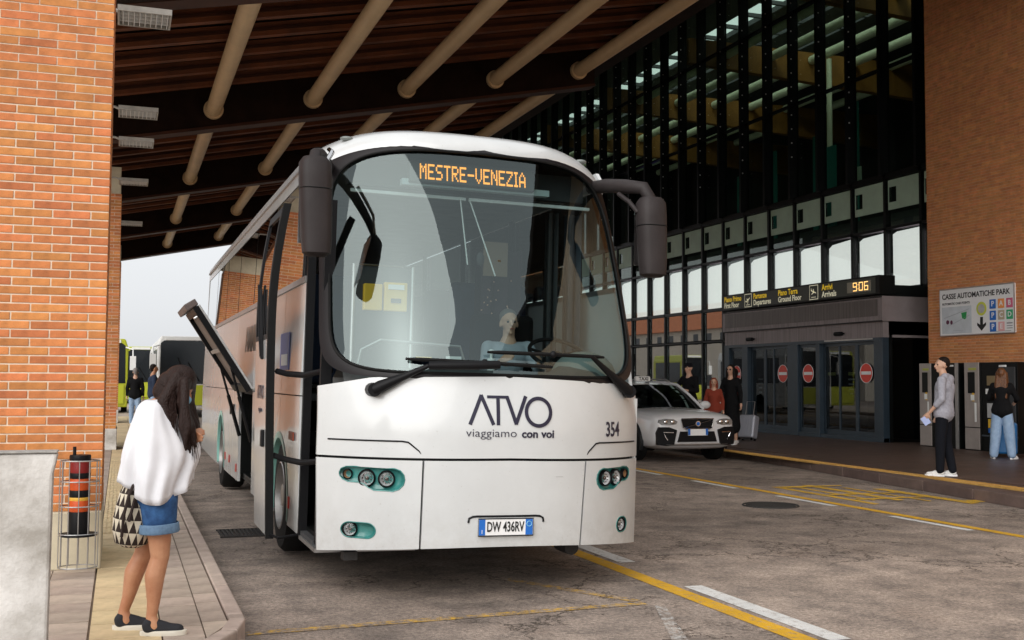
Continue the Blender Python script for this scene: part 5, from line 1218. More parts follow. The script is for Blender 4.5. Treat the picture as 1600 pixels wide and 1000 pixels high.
def person(label, loc, rot, h=1.75, J=None, top=(GREYH, 'long'), legs=(NAVYT, 'trousers'), hair=(HAIRK, 'short'), shoes=(SHOEW, WHS), skin=SKIN2, vox=.014, name='person', group=None, face=V(1, 0, 0), feetang=(0, 0), build_=1.0, hold=None, fem=False):
    k = h/1.75
    o = thing(name, label, 'person', loc, (0, 0, rot), group)
    D = dict(pel=(0, 0, .95), wai=(0, 0, 1.08), che=(0, 0, 1.30), nec=(0, 0, 1.46), hed=(.025, 0, 1.625), sL=(0, .17, 1.41), sR=(0, -.17, 1.41), eL=(-.02, .23, 1.13), eR=(-.02, -.23, 1.13), wL=(.06, .24, .89), wR=(.06, -.24, .89),
             hL=(0, .09, .92), hR=(0, -.09, .92), kL=(.02, .10, .50), kR=(.02, -.10, .50), aL=(-.02, .10, .09), aR=(-.02, -.10, .09))
    if fem:
        for q in ('sL', 'sR'): D[q] = (D[q][0], D[q][1]*.88, D[q][2])
    if J: D.update(J)
    P = {q: Vector(v)*k for q, v in D.items()}
    w_ = build_*k
    hp, L = head_prims(P['hed'], face, k)
    body = hp+[('c', P['hed']-V(0, 0, .06*k), P['nec'], .052*w_, .056*w_), ('c', P['nec'], P['che'], .07*w_, .11*w_), ('c', P['sL'], P['sR'], .05*w_, .05*w_), ('c', P['che'], P['pel'], .12*w_, .12*w_)]
    for s_, e, w2, sd in (('sL', 'eL', 'wL', 1), ('sR', 'eR', 'wR', -1)):
        body += [('c', P[s_], P[e], .046*w_, .036*w_), ('c', P[e], P[w2], .036*w_, .024*w_)]+hand_prims(P[e], P[w2], sd, k, .35, V(0, 1, 0) if sd > 0 else V(0, -1, 0))
    for a, c, d in (('hL', 'kL', 'aL'), ('hR', 'kR', 'aR')):
        body += [('c', P[a], P[c], .082*w_, .052*w_), ('c', P[c], P[c]*.6+P[d]*.4, .052*w_, .055*w_), ('c', P[c]*.6+P[d]*.4, P[d], .055*w_, .034*w_)]
    bo_ = blob('body', body, min(vox, .010), skin, o, 2)
    b = MB()
    for s_ in (-1, 1): b.sphere(L(.074, .030*s_, .012), .0115*k, 8, 6)
    b.build('eyes', BLACKP if skin else BLACKP, o)
    b = MB(); b.tube([L(.098, y_, -.047-.004*abs(y_)/.02) for y_ in lin(-.02, .02, 4)], .004*k, n=5); b.build('mouth', mat('lips', (.35, .09, .07), .5) if 'lips' not in bpy.data.materials else bpy.data.materials['lips'], o)
    tm, ts_ = top
    g = .014
    T_ = [('c', P['che']+V(0, .06*w_, .02*k), P['che']-V(0, .06*w_, -.02*k), .125*w_, .125*w_), ('c', P['sL']-V(0, .02, .012)*k, P['sR']+V(0, .02, -.012)*k, .066*w_, .066*w_), ('c', P['che'], P['wai'], .145*w_, .135*w_), ('c', P['wai'], P['pel']-V(0, 0, .02*k), .14*w_, .150*w_),
          ('c', P['wai']+V(0, .04, 0)*w_, P['pel']+V(0, .065, -.02)*w_, .115*w_, .135*w_), ('c', P['wai']-V(0, .04, 0)*w_, P['pel']-V(0, .065, .02)*w_, .115*w_, .135*w_)]
    for s_, e, w2 in (('sL', 'eL', 'wL'), ('sR', 'eR', 'wR')):
        T_ += [('c', P[s_], P[e], .064*w_, .054*w_)]
        if ts_ in ('long', 'hood', 'dress'): T_ += [('c', P[e], P[e]*.15+P[w2]*.85, .052*w_, .038*w_)]
        if ts_ == 'pushed': T_ += [('c', P[e], P[e]*.6+P[w2]*.4, .056*w_, .05*w_)]
    if ts_ in ('hood', 'pushed'):
        bk = -face.normalized(); T_ += [('c', P['nec']+V(0, .07, -.0)*w_+bk*.03, P['nec']+V(0, -.07, -.0)*w_+bk*.03, .055*w_, .055*w_), ('s', P['nec']+bk*.09*w_-V(0, 0, .04*k), (.06*w_, .10*w_, .075*w_))]
    if ts_ == 'dress': T_ += [('c', P['pel'], P['pel']*.35+(P['aL']+P['aR'])*.325, .16*w_, .20*w_)]
    to = blob('top' if ts_ != 'dress' else 'dress', T_, vox, tm, o, 3)
    if ts_ in ('hood', 'pushed'):
        b = MB(); c_ = P['pel']-V(0, 0, .05*k); b.tube([c_+V(.125*w_*math.cos(t), .175*w_*math.sin(t), 0) for t in lin(0, 2*PI, 20)[:-1]], .022*w_, n=6, closed=True); b.build('waist_rib', tm, to, smooth=60)
    lm, lt = legs
    if lt != 'none':
        Q = [('c', P['hL']+V(0, -.02, .02)*k, P['hR']+V(0, .02, .02)*k, .122*w_, .122*w_)]
        for a, c, d in (('hL', 'kL', 'aL'), ('hR', 'kR', 'aR')):
            f = 1.35 if lt == 'wide' else 1
            Q += [('c', P[a], P[c], .096*w_, .078*w_*f), ('c', P[c], P[d]-V(0, 0, .0), .076*w_*f, .060*w_*f)]
        blob('trousers', Q, vox, lm, o, 2)
    for i, d in enumerate(('aL', 'aR')):
        a = feetang[i]; f = P[d]; shoe('shoe', (f.x, f.y, 0), a, shoes[0], shoes[1], o, .27*k, k)
    hm, ht = hair
    H_ = [('s', L(-.030, 0, .056), (.092*k, .081*k, .080*k)), ('c', L(-.055, .0, .02), L(-.06, 0, -.03), .072*k, .05*k), ('s', L(-.026, 0, .022), (.088*k, .080*k, .062*k))]
    if ht == 'long':
        for y_ in (-.06, -.02, .02, .06): H_ += [('c', L(-.03, y_, .02), L(-.085, y_*1.2, -.20), .05*k, .05*k), ('c', L(-.085, y_*1.2, -.20), L(-.105, y_*1.3, -.44), .05*k, .035*k)]
        for y_ in (-.075, .075): H_ += [('c', L(.0, y_, .03), L(-.02, y_*1.2, -.18), .035*k, .04*k)]
    elif ht == 'mid':
        for y_ in (-.06, 0, .06): H_ += [('c', L(-.03, y_, .02), L(-.05, y_*1.2, -.12), .05*k, .045*k)]
    if ht != 'cap': 
        ho = blob('hair', H_, min(vox, .011), hm, o, 1)
    else:
        ho = blob('cap', [('s', L(-.01, 0, .055), (.10*k, .084*k, .075*k)), ('c', L(.08, 0, .045), L(.13, 0, .03), .03*k, .02*k)], .010, hm, o, 1)
    return o, P, L, k

# man in the grey hoodie on the platform, seen from behind, face turned to the left
mo_, P, L, k = person('man in pale grey hoodie and black trousers standing on the right tactile strip', (11.86, 13.75, PZ), math.radians(125), 1.80,
    dict(pel=(.0, 0, .95), che=(-.02, 0, 1.31), nec=(-.01, 0, 1.47), hed=(.02, 0, 1.635), sL=(-.02, .18, 1.42), sR=(-.02, -.18, 1.42), eL=(-.03, .23, 1.14), wL=(.16, .20, .93), eR=(.02, -.22, 1.14), wR=(.12, -.20, .92), kL=(.03, .10, .50), kR=(-.01, -.09, .50), aL=(.04, .10, .09), aR=(-.10, -.05, .09)),
    top=(GREYH, 'pushed'), legs=(NAVYT, 'trousers'), face=V(.8, .6, 0), feetang=(.1, .15), vox=.012)
b = MB(); w2 = P['wL']+V(.05, 0, -.10); b.box(w2.x-.05, w2.x+.05, w2.y-.006, w2.y+.006, w2.z-.08, w2.z+.05, rot=Euler((0, .6, .3)).to_matrix()); card = b.build('folded_card', mat('pale_blue_card', (.38, .45, .72), .6)); card.parent = None
card.matrix_world = Matrix.Translation((11.86, 13.75, PZ)) @ Matrix.Rotation(math.radians(125), 4, 'Z'); tag(card, 'pale blue folded card in the lowered hand of the hoodie man', 'card')
# woman at the black ticket machine
person('woman with long auburn hair and wide pale jeans at the black ticket machine', (15.62, 16.55, PZ), math.radians(38), 1.70,
    dict(eR=(.10, -.26, 1.16), wR=(.28, -.20, 1.10), eL=(.08, .25, 1.16), wL=(.28, .16, 1.16), kL=(.02, .12, .50), kR=(.02, -.12, .50), aL=(0, .16, .09), aR=(0, -.16, .09)),
    top=(BLKC, 'long'), legs=(DENIML, 'wide'), hair=(HAIRB, 'long'), fem=True, feetang=(.35, -.35), vox=.012)
# group behind the taxi
person('tall man in black jacket and cap beside the taxi roof', (12.15, 22.3, PZ), math.radians(200), 1.84, dict(eR=(.06, -.28, 1.25), wR=(.3, -.30, 1.28), eL=(.05, .26, 1.15), wL=(.25, .18, 1.15)), top=(BLKC, 'long'), hair=(NAVYT, 'cap'), vox=.016)
o_, P, L, k = person('woman with long black hair and sunglasses in a brown dress right of the taxi', (13.05, 22.0, PZ), math.radians(215), 1.80, dict(eR=(.1, -.2, 1.14), wR=(.2, -.22, .95), eL=(.04, .24, 1.12), wL=(.06, .26, .90)), top=(BLKC, 'dress'), legs=(BLKC, 'none'), hair=(HAIRK, 'long'), fem=True, vox=.014)
b = MB(); b.cyl(L(.085, .035, .018), L(.093, .035, .018), .022, n=10); b.cyl(L(.085, -.035, .018), L(.093, -.035, .018), .022, n=10); b.build('sunglasses', BLACKP, o_)
person('red haired girl in a rust jacket between the taxi and the long haired woman', (12.55, 21.9, PZ), math.radians(240), 1.50, None, top=(REDC, 'long'), legs=(NAVY, 'trousers'), hair=(HAIRR, 'mid'), fem=True, vox=.016)
person('person in dark coat with rust sleeves just behind the long haired woman', (13.55, 22.7, PZ), math.radians(160), 1.72, None, top=(mat('maroon_cloth', (.10, .015, .02), .9), 'long'), legs=(BLKC, 'trousers'), hair=(HAIRK, 'short'), vox=.016)
person('man behind the taxi with only his dark head and reaching arm above its roof', (11.0, 23.2, 0), math.radians(-10), 1.62, dict(eL=(.1, .25, 1.25), wL=(.32, .2, 1.35)), top=(NAVY, 'pushed'), hair=(HAIRK, 'short'), vox=.016)
person('short dark haired person behind the left edge of the taxi roof', (10.2, 22.6, 0), math.radians(250), 1.66, None, top=(BLKC, 'long'), hair=(HAIRK, 'short'), vox=.018)
# far pavement
person('man with black backpack and pale jeans walking away on the far left pavement', (.42, 35.5, .13), math.radians(85), 1.74, dict(kL=(.06, .1, .5), aL=(.1, .1, .09), aR=(-.14, -.1, .09)), top=(BLKC, 'long'), legs=(DENIML, 'trousers'), hair=(mat('grey_hair', (.2, .18, .17), .7), 'short'), vox=.02)
person('man in navy sweater facing right near the lime bus', (.88, 33.5, .13), math.radians(10), 1.84, None, top=(NAVY, 'long'), legs=(DENIML, 'trousers'), hair=(HAIRK, 'short'), skin=SKIN, vox=.02)
person('person in pale shirt half hidden by the head of the young woman', (1.22, 31.5, .0), math.radians(200), 1.70, None, top=(GREYW, 'long'), legs=(NAVY, 'trousers'), hair=(HAIRK, 'short'), vox=.02)

# driver at the wheel
dr, P, L, k = person('bus driver in white shirt seated behind the windscreen', (3.12, 8.95, .69), -PI/2-.05, 1.70,
    dict(pel=(0, 0, .82), wai=(0, 0, .93), che=(.02, 0, 1.1), nec=(.03, 0, 1.24), hed=(.05, 0, 1.40), sL=(.02, .18, 1.19), sR=(.02, -.18, 1.19), eL=(.18, .25, .98), eR=(.18, -.25, .98), wL=(.38, .17, 1.06), wR=(.38, -.17, 1.06), hL=(0, .09, .80), hR=(0, -.09, .80), kL=(.42, .13, .78), kR=(.42, -.13, .78), aL=(.52, .12, .40), aR=(.52, -.12, .40)),
    top=(mat('shirt_pale_blue', (.33, .36, .40), .9), 'long'), legs=(NAVYT, 'trousers'), hair=(mat('grey_short_hair', (.12, .11, .10), .7), 'short'), vox=.014)

# ---- suitcases
def suitcase(label, loc, rot, h, w_, d, m, tilt=0, vox=None):
    o = thing('suitcase', label, 'suitcase', loc, (0, tilt, rot))
    b = MB(); b.box(-d/2, d/2, -w_/2, w_/2, .06, h); b.build('shell', m, o, bevel=.04)
    b = MB()
    for i in range(5): y = -w_/2+w_*(i+.9)/5.8; b.box(-d/2-.006, d/2+.006, y-.012, y+.012, .12, h-.06)
    b.build('shell_ribs', m, o)
    b = MB(); b.tube([(-.02, -w_*.25, h-.01), (-.02, -w_*.25, h+.34), (-.02, w_*.25, h+.34), (-.02, w_*.25, h-.01)], .010, n=6); b.build('pull_handle', ALU, o)
    for x in (-1, 1):
        for y in (-1, 1): b = MB(); b.cyl((x*d*.35, y*w_*.38-.015, .032), (x*d*.35, y*w_*.38+.015, .032), .032, n=12); b.build('caster', BLKG, o)
    return o
suitcase('silver ribbed suitcase pulled by the long haired woman beside the taxi', (14.25, 23.3, PZ), math.radians(30), .62, .42, .25, mat('silver_shell', (.42, .43, .48), .35, .3), .25)
suitcase('bright blue suitcase standing between the legs of the woman at the machine', (16.12, 17.0, PZ), math.radians(45), .66, .42, .26, BLUEP)
suitcase('navy suitcase with white mark cut by the right edge of the picture', (16.35, 16.35, PZ), math.radians(45), .80, .48, .30, mat('navy_shell', (.01, .04, .16), .35))
suitcase('dark suitcase nearest the kerb at the right edge of the picture', (12.95, 12.55, PZ), math.radians(20), .62, .40, .26, mat('dark_navy_shell', (.008, .015, .035), .5))

# ---- the young woman in the foreground
gx, gy = .15, 6.66
g_ = thing('person', 'young woman with dark hair, white draped top and denim shorts looking down', 'person', (gx, gy, .13), (0, 0, math.radians(-12)))
hd = V(.165, -.01, 1.375); fw = V(.80, -.12, -.58).normalized()
def HL(x, y, z):
    s_ = V(0, 0, 1).cross(fw).normalized(); u = fw.cross(s_); return hd+fw*x+s_*y+u*z
hpp = [('s', HL(-.012, 0, .03), (.085, .072, .088)), ('c', HL(.02, 0, -.01), HL(.028, 0, -.055), .060, .040), ('c', HL(.045, 0, -.072), HL(.056, 0, -.078), .024, .018), ('c', HL(.080, 0, .015), HL(.094, 0, -.012), .009, .011), ('c', HL(.076, 0, -.044), HL(.080, 0, -.046), .015, .009), ('s', HL(-.0, .072, -.01), (.012, .010, .024)), ('s', HL(-.0, -.072, -.01), (.012, .010, .024))]
shR, shL = V(.03, -.125, 1.225), V(.03, .125, 1.225); elR, elL = V(.06, -.155, .99), V(.07, .155, 1.0); wrR, wrL = V(.195, -.10, 1.06), V(.20, .05, 1.075)
hiR, hiL = V(.085, -.085, .76), V(.06, .085, .76)
knR, anR = V(.10, -.075, .435), V(.06, -.075, .10)
knL, anL = V(-.02, .075, .43), V(-.125, .09, .10)
body = hpp+[('c', hd-V(.03, 0, .07), V(.035, 0, 1.27), .045, .05), ('c', V(.04, 0, 1.24), V(.045, 0, 1.12), .055, .08), ('c', shL, shR, .042, .042), ('c', V(.045, 0, 1.12), V(.065, 0, .84), .08, .10),
    ('c', shR, elR, .040, .032), ('c', elR, wrR, .032, .021), ('c', shL, elL, .040, .032), ('c', elL, wrL, .032, .021),
    ('c', hiR, knR, .090, .052), ('c', knR, knR+(anR-knR)*.32+V(-.014, 0, 0), .050, .056), ('c', knR+(anR-knR)*.32+V(-.014, 0, 0), knR+(anR-knR)*.75, .056, .036), ('c', knR+(anR-knR)*.75, anR, .036, .029), ('c', anR, anR+V(.02, 0, -.05), .031, .034),
    ('c', hiL, knL, .090, .052), ('c', knL, knL+(anL-knL)*.32+V(-.014, 0, 0), .050, .056), ('c', knL+(anL-knL)*.32+V(-.014, 0, 0), knL+(anL-knL)*.75, .056, .036), ('c', knL+(anL-knL)*.75, anL, .036, .029), ('c', anL, anL+V(.02, 0, -.05), .031, .034)]
body += hand_prims(elR, wrR, -1, .88, .55, V(0, 1, .3))+hand_prims(elL, wrL, 1, .88, .55, V(0, -1, .3))
blob('body', body, .0065, SKIN, g_, 3)
b = MB()
for s_ in (-1, 1): b.sphere(HL(.070, .028*s_, .014), .010, 8, 6)
b.build('eyes', BLACKP, g_)
blob('face_mask', [('c', HL(.05, -.035, -.03), HL(.05, .035, -.03), .042, .042), ('c', HL(.075, 0, -.02), HL(.065, 0, -.06), .032, .032)], .008, MASKB, g_, 1)
b = MB(); b.tube([wrR+V(.0, -.0, 0)+V(.026*math.cos(t)*.2, .026*math.sin(t), .026*math.cos(t)) for t in lin(0, 2*PI, 14)[:-1]], .006, n=5, closed=True); b.tube([wrR-V(.03, -.0, .01)+V(.027*math.cos(t)*.2, .028*math.sin(t), .028*math.cos(t)) for t in lin(0, 2*PI, 14)[:-1]], .005, n=5, closed=True); b.build('bracelets', BRWN, g_)
blob('undershirt', [('c', V(.045, 0, 1.11), V(.055, 0, .86), .085, .10)], .010, BLKC, g_, 2)
# shorts with turned up hems
Q = [('c', V(.07, -.07, .80), V(.06, .07, .80), .110, .110), ('c', V(.06, -.06, .86), V(.06, .06, .86), .098, .098), ('s', V(.02, -.06, .76), (.10, .085, .10)), ('s', V(.02, .06, .76), (.10, .085, .10)),
    ('c', hiR, hiR+(knR-hiR)*.36, .108, .098), ('c', hiL, hiL+(knL-hiL)*.36, .108, .098)]
so_ = blob('shorts', Q, .008, DENIM, g_, 2)
for hi, kn in ((hiR, knR), (hiL, knL)):
    d = (kn-hi).normalized(); c_ = hi+(kn-hi)*.50; s1 = d.cross(V(0, 1, 0)).normalized(); s2 = d.cross(s1); r_ = []
    for off, ex in ((-.028, .0), (-.026, .006), (.018, .010), (.026, .004), (.024, -.008)):
        r_.append([c_+d*off+(s1*math.cos(t)+s2*math.sin(t))*(.103+ex+.003*math.sin(5*t)) for t in lin(0, 2*PI, 30)[:-1]])
    b = MB().grid(r_, closeu=True); b.build('turned_hem', mat('hem_denim', (.16, .27, .42), .9, noise=.3, nscale=40) if 'hem_denim' not in bpy.data.materials else bpy.data.materials['hem_denim'], so_, smooth=60)
b = MB()
for (p, q) in (((-.115, -.115), (-.135, -.015)), ): b.box(-.086, -.078, -.11, -.03, .70, .79)
b.build('back_pocket', DENIM, so_, bevel=.004)
# draped top : rings from neckline to a pointed hem
prof = [(0.0, 1.315, .045, .045, .10), (.05, 1.300, .045, .078, .150), (.12, 1.265, .045, .100, .185), (.22, 1.20, .045, .116, .205), (.38, 1.10, .040, .137, .212), (.55, 1.01, .042, .157, .214), (.72, .93, .045, .170, .214), (.88, .86, .054, .176, .212), (1.0, .80, .060, .178, .208)]
rg = []
for (u, z, cx_, rx, ry) in prof:
    row = []
    for t in lin(0, 2*PI, 96)[:-1]:
        fold = (.012*math.sin(5*t+1.0+2*u)+.011*math.sin(9*t+3.2*u*2)+.007*math.sin(17*t+u*5))*u*1.4
        c_, s_ = math.cos(t), math.sin(t)
        # hem: long point at the near side, high at the front and back
        dz = -.035*u*u*math.cos(2*(t+PI/2))-.0*c_
        near = max(0, -s_)
        zz = z+.015*u+dz-.045*u*u*near*(1+.6*math.cos(t*1.0))+(.03*u*u*(1 if c_ < 0 else .2))*abs(c_)
        x_ = cx_+(rx+fold)*c_+(-.012*u if c_ < 0 else .01*u)*abs(c_); y_ = (ry+fold)*s_*(1 if s_ < 0 else .95)
        dg_f = .012*math.sin(24*(z+.15*t)+1)*math.exp(-((u-.55)/.32)**2)*max(0, math.cos(t+1.5))**.7
        x_ += dg_f*c_; y_ += dg_f*s_
        # swag folds pulled to the forearm at the front
        sw_ = math.exp(-((u-.62)/.2)**2)*max(0, math.cos(t+.9))**2
        zz += .014*math.sin(u*34)*sw_; x_ += .03*sw_
        fq = math.exp(-((z-1.03)/.13)**2)*max(0, c_)*(1 if s_ < .2 else .4); x_ += .085*fq; zz += .02*fq
        row.append(V(x_, y_, zz))
    rg.append(row)
b = MB().grid(rg, closeu=True); tp = b.build('draped_top', CLOTHW, g_, smooth=80)
sb = tp.modifiers.new('s', 'SUBSURF'); sb.levels = sb.render_levels = 1
so2 = tp.modifiers.new('t', 'SOLIDIFY'); so2.thickness = .006
# sleeves gathered on the forearms
blob('sleeves', [('c', elR+(wrR-elR)*.25, elR+(wrR-elR)*.62, .046, .042), ('c', shL+V(0, .01, -.02), elL, .05, .06), ('c', elL, elL+(wrL-elL)*.62, .066, .046), ('c', elR+V(.02, 0, -.03), elR+(wrR-elR)*.5+V(0, 0, -.05), .05, .035)], .009, CLOTHW, g_, 3)
# hair : many tapered locks falling forward from the crown
locks = []
hr = random.Random(11)
prims = [('s', HL(-.02, 0, .05), (.094, .084, .088)), ('c', HL(-.06, 0, .0), HL(-.06, 0, -.06), .07, .06)]
def lock(p, q, r_, e, r0, r1, r2): prims.append(('c', p, q, r0, r1)); prims.append(('c', q, r_, r1, r1*.9)); prims.append(('c', r_, e, r1*.9, r2))
for i in range(15):
    t = i/14; y_ = -.085+.17*t
    lock(HL(-.03+.03*math.sin(PI*t), y_*.7, .07), V(.105-.02*math.sin(t*PI), y_*1.25, 1.30)+V(hr.uniform(-.01, .01), 0, 0), V(.10+.03*math.cos(t*9), y_*1.35, 1.20), V(.115+.05*math.cos(i*1.7), y_*1.3, 1.06+hr.uniform(-.02, .05)), .034, .036, .012)
for i in range(12):
    t = i/11; y_ = -.11+.03*math.sin(i*2.1)+.16*(i % 2)
    lock(HL(.03, y_*.6, .07), V(.205+.02*math.sin(i), y_, 1.30), V(.235+.025*math.sin(i*1.3), y_*1.0, 1.17), V(.255+.035*math.sin(i*2.3), y_*.95, 1.0+hr.uniform(-.03, .05)), .03, .026, .008)
ho = blob('hair', prims, .008, HAIR, g_, 2)
b = MB()
for i in range(90):
    a = hr.uniform(-PI*.95, -.05); front = hr.random() < .45
    if front: p = [HL(.0, -.08, .08), V(.215+hr.uniform(-.02, .03), -.085+hr.uniform(-.05, .0), 1.30), V(.245+hr.uniform(-.02, .04), -.11+hr.uniform(-.03, .02), 1.15), V(.26+hr.uniform(-.05, .05), -.10+hr.uniform(-.03, .03), .98+hr.uniform(-.02, .10))]
    else:
        x_ = hr.uniform(.06, .17); p = [HL(-.04, -.075, .06), V(x_, -.125+hr.uniform(-.01, .01), 1.30), V(x_+hr.uniform(-.02, .03), -.15, 1.19), V(x_+hr.uniform(-.01, .05), -.15, 1.04+hr.uniform(-.02, .06))]
    # smooth
    pts = []
    for t in lin(0, 1, 8):
        u = 1-t; pts.append(p[0]*u**3+p[1]*3*u*u*t+p[2]*3*u*t*t+p[3]*t**3)
    b.tube(pts, [.003]*5+[.0025, .002, .0015, .0008], n=4)
tag(b.build('hair_strands', HAIR, ho), kind='stuff')
for an in (anR, anL): shoe('sneaker', (an.x+.0, an.y, 0.0), math.radians(2 if an is anR else 4), mat('black_canvas', (.014, .015, .02), .8, bump=.3, bscale=200) if 'black_canvas' not in bpy.data.materials else bpy.data.materials['black_canvas'], mat('cream_sole', (.66, .62, .53), .7) if 'cream_sole' not in bpy.data.materials else bpy.data.materials['cream_sole'], g_, .245, .92)
# patterned drawstring bag on her back
bg_ = thing('backpack', 'cream drawstring backpack with dark triangle pattern hanging behind the young woman', 'bag', (gx-.075-.0, gy-.03, .13+.49), (math.radians(3), math.radians(5), math.radians(-12)))
rows_, cols_ = 7, 16; prof = [(.0, .055), (.02, .095), (.09, .118), (.16, .118), (.23, .11), (.30, .095), (.355, .075), (.38, .045)]
def bagp(i, j): z, r_ = prof[i]; t = 2*PI*(j+(.5 if i % 2 else 0))/cols_; return V(r_*math.cos(t)*.93, r_*math.sin(t)*.80, z)
b = MB()
for i in range(rows_):
    for j in range(cols_):
        A, B_, C_, D_ = bagp(i, j), bagp(i, j+1), bagp(i+1, j), bagp(i+1, j+1)
        if i % 2 == 0: b.add([A, B_, C_], [(0, 1, 2)], 1 if i != 2 else 1); b.add([B_, D_, C_], [(0, 1, 2)], 0)
        else: b.add([A, B_, D_], [(0, 1, 2)], 1); b.add([A, D_, C_], [(0, 1, 2)], 0)
b.add([bagp(0, j) for j in range(cols_)], [tuple(range(cols_))], 1)
b.build('bag_body', [CREAMC, BRWN], bg_, smooth=60)
b = MB(); b.tube([V(.045*math.cos(t), .04*math.sin(t), .385) for t in lin(0, 2*PI, 16)[:-1]], .012, n=6, closed=True)
b.tube([V(.0, -.06, .38), V(-.02, -.095, .30), V(-.03, -.12, .2), V(-.035, -.10, .07)], .009, n=6); b.tube([V(.03, -.05, .38), V(.015, -.105, .28), V(.0, -.12, .16)], .009, n=6); b.build('drawstring', BRWN, bg_)
b = MB(); b.tube([V(.0, -.03, .38), V(.05, -.04, .47), V(.12, -.05, .62), V(.14, -.04, .75)], .013, n=6); b.tube([V(.0, .03, .38), V(.06, .05, .47), V(.12, .09, .62), V(.14, .10, .75)], .013, n=6); b.build('shoulder_strap', BRWN, bg_)

# ------------------------------------------------------------------ street furniture at left
blk = thing('concrete_block', 'weathered pale concrete block in the left foreground', 'concrete block', (0, 0, 0))
b = MB(); b.prism([(-1.2, .13), (-.286, .13), (-.280, 1.13), (-.268, 1.185), (-.262, 1.222), (-1.2, 1.222)], lambda x, z: (x, 5.45, z), (0, .11, 0)); b.build('block_body', CONC, blk, bevel=.012)
b = MB(); b.box(-1.2, -.262, 5.44, 5.57, 1.223, 1.232); b.build('mortar_cap', mat('rough_mortar', (.42, .40, .37), .95, noise=.4, nscale=15, bump=.8, bscale=40), blk, bevel=.004)
bk = thing('wire_basket', 'wire mesh basket fixed to the brick column behind the concrete block', 'wire basket', (-.265, 8.72, .13))
b = MB(); R_ = .135
def ell(t, z): return V(R_*math.cos(t), R_*.75*math.sin(t), z)
for i in range(12): t = 2*PI*i/12; b.tube([ell(t, .06), ell(t, .83)], .0042, n=5)
b.build('upright_wires', ALU, bk)
for z in (.06, .30, .50, .68, .83):
    b = MB(); b.tube([ell(t, z) for t in lin(0, 2*PI, 30)[:-1]], .005, n=5, closed=True); b.build('ring_wire', ALU, bk)
b = MB(); b.cyl((0, 0, .285), (0, 0, .30), R_*.95, n=20); b.build('tray', BLKG, bk)
bt = thing('banded_bundle', 'red, orange and black banded roll standing inside the wire basket', 'roll', (-.265, 8.72, .13+.302))
for z0, z1, m, r_ in ((0, .16, BLKG, .075), (.16, .24, BAND_O, .070), (.24, .265, mat('yellow_band', (.7, .4, .05), .5), .071), (.265, .315, BLKG, .074), (.315, .40, BAND_O, .069), (.40, .44, BLKG, .074), (.44, .53, BAND_R, .069), (.53, .57, BLKG, .074)):
    b = MB(); b.grid([[V(rr_*math.cos(t)*(1+.03*math.sin(3*t)), rr_*math.sin(t), z) for t in lin(0, 2*PI, 24)[:-1]] for z, rr_ in ((z0, .01), (z0, r_*.97), (z0+.01, r_), (z1-.01, r_*1.01), (z1, r_*.97), (z1, .01))], closeu=True); b.build('band', m, bt, smooth=50)
b = MB(); b.cyl((-.04, 0, .57), (-.04, 0, .63), .012, n=8); b.build('stub_handle', BLKG, bt)

# ------------------------------------------------------------------ far vehicles, trees, houses
def far_bus(label, x0, x1, y, h, ln, m, glassm, lower=None, face=1):
    o = thing('bus', label, 'bus', ((x0+x1)/2, y, 0)); w_ = (x1-x0)/2
    b = MB(); b.prism([(-w_, .35), (w_, .35), (w_, h*.88), (w_-.12, h), (-w_+.12, h), (-w_, h*.88)], lambda x, z: (x, 0, z), (0, ln, 0)); b.build('body', m, o, bevel=.06)
    b = MB(); b.prism([(-w_+.10, 1.35), (w_-.10, 1.35), (w_-.12, h-.28), (w_-.25, h-.18), (-w_+.25, h-.18), (-w_+.12, h-.28)], lambda x, z: (x, -.02, z), (0, .02, 0)); b.build('windscreen', glassm, o)
    for s_ in (-1, 1):
        b = MB(); b.box(s_*w_-.01, s_*w_+.01, .5, ln-.4, 1.5, h-.5); b.build('side_glass', glassm, o)
        b = MB(); b.cyl((s_*(w_-.4), -.03, .75), (s_*(w_-.4), 0, .75), .12, n=12); b.build('headlight', CHROME, o)
        b = MB(); b.cyl((s_*(w_-.25), 2.4, .48), (s_*(w_-.0), 2.4, .48), .48, n=20); b.build('wheel', RUB, o)
        b = MB(); b.tube([(s_*(w_-.1), -.05, h-.35), (s_*(w_+.18), -.30, h-.45), (s_*(w_+.18), -.35, h-.75)], .03, n=6); b.box(s_*(w_+.18)-.12, s_*(w_+.18)+.12, -.42, -.30, h-1.3, h-.72); b.build('mirror', WHITE2 if lower else BLKG, o)
    b = MB(); b.box(-w_+.3, w_-.3, -.03, -.0, h-.16, h-.03); b.build('roof_band', WHITE2, o)
    if lower: b = MB(); b.box(-w_+.15, w_-.15, -.06, -.03, .5, 1.3); b.build('lower_panel', lower, o)
    b = MB(); b.tube([(-.15, -.05, 1.45), (-.5, -.06, 2.4)], .025, n=5); b.tube([(.35, -.05, 1.45), (-.1, -.06, 2.2)], .025, n=5); b.build('wiper', BLKG, o)
    return o
FG = mat('far_windscreen', (.006, .009, .012), .12)
far_bus('dark windscreened coach parked far off between the pavement and the white coach', 1.35, 3.9, 46, 3.25, 12, WHITE2, FG, LIME)
far_bus('lime city bus standing beyond the farthest brick column', -2.35, .28, 49, 3.2, 4.5, LIME, FG, LIME)
far_bus('distant lime vehicle between the two far buses', .25, 1.85, 66, 3.35, 4.5, LIME, FG, LIME)
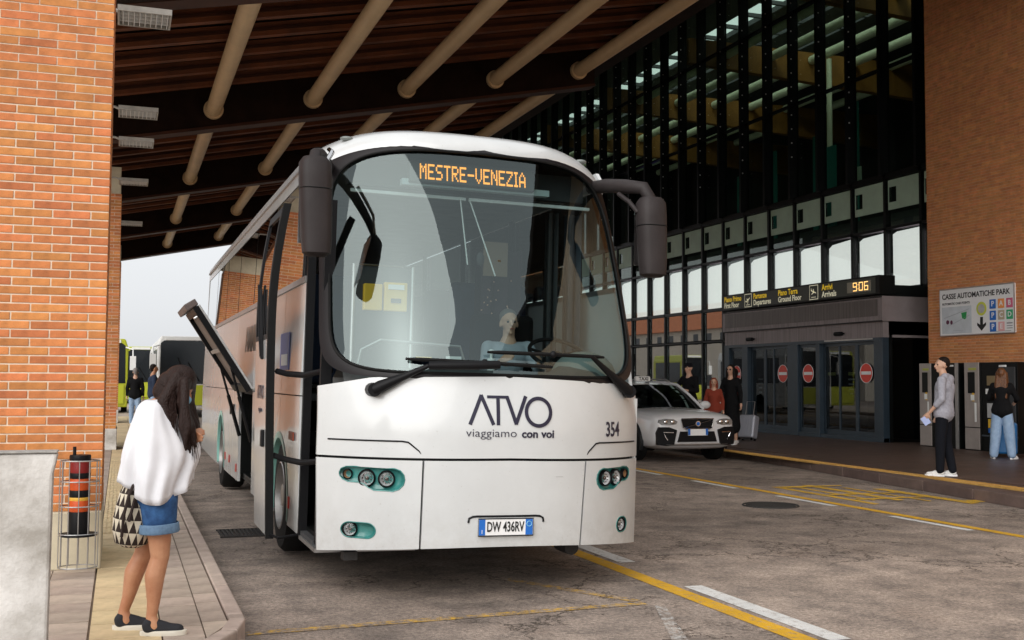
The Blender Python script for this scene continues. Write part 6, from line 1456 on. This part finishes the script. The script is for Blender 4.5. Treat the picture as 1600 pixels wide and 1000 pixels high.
def tree(label, x, y, h, r_):
    o = thing('tree', label, 'tree', (x, y, 0)); q = random.Random(int(x*10+y))
    b = MB(); b.tube([(0, 0, 0), (.1, 0, h*.4), (0, .1, h*.75)], [.18, .13, .05], n=8)
    for i in range(5): a = q.uniform(0, 6.28); b.tube([(.05, 0, h*.4), (r_*.5*math.cos(a), r_*.5*math.sin(a), h*.65)], [.08, .03], n=5)
    b.build('trunk', mat('bark', (.08, .06, .04), .9) if 'bark' not in bpy.data.materials else bpy.data.materials['bark'], o)
    b = MB()
    cl = [(V(q.gauss(0, .45)*r_, q.gauss(0, .45)*r_, h*.68+q.gauss(0, .18)*h*.8), q.uniform(.25, .5)*r_) for _ in range(22)]
    for _ in range(2600):
        c_, rc = q.choice(cl); v = V(q.gauss(0, 1), q.gauss(0, 1), q.gauss(0, 1)).normalized()*rc*q.uniform(.6, 1.05)+c_
        a, bb = V(q.uniform(-1, 1), q.uniform(-1, 1), q.uniform(-1, 1)).normalized()*.16, V(q.uniform(-1, 1), q.uniform(-1, 1), q.uniform(-1, 1)).normalized()*.13
        b.add([v-a, v+bb, v+a, v-bb], [(0, 1, 2, 3)])
    b.build('crown', LEAF, o)
if 0: tree('distant bushy tree seen past the far buses at the left', 2.6, 92, 6.0, 2.4); tree('second distant tree behind the lime bus', -2.5, 96, 5.5, 2.4)
def house(label, x0, x1, y0, y1, h, rh):
    o = thing('house', label, 'house', ((x0+x1)/2, (y0+y1)/2, 0)); cx_, cy_ = (x0+x1)/2, (y0+y1)/2; a, c = (x1-x0)/2, (y1-y0)/2
    b = MB(); b.box(-a, a, -c, c, 0, h); b.build('walls', WALLB, o)
    b = MB(); b.prism([(-a-.4, h), (a+.4, h), (0, h+rh)], lambda x, z: (x, -c-.4, z), (0, 2*c+.8, 0)); b.build('roof', ROOFT, o)
    n = int((y1-y0)/3)
    for i in range(n):
        y = -c+(i+.5)*(2*c/n)
        for z in (1.1, h-1.7 if h > 4 else 1.1):
            b = MB(); b.box(a, a+.03, y-.55, y+.55, z, z+1.2); b.build('window', FG, o)
house('long low cream house with orange roof across the left road', -34, -24, 6, 46, 6.5, 2.6)
house('second cream house with orange roof farther along the left road', -36, -25, 78, 160, 7.5, 3.6)
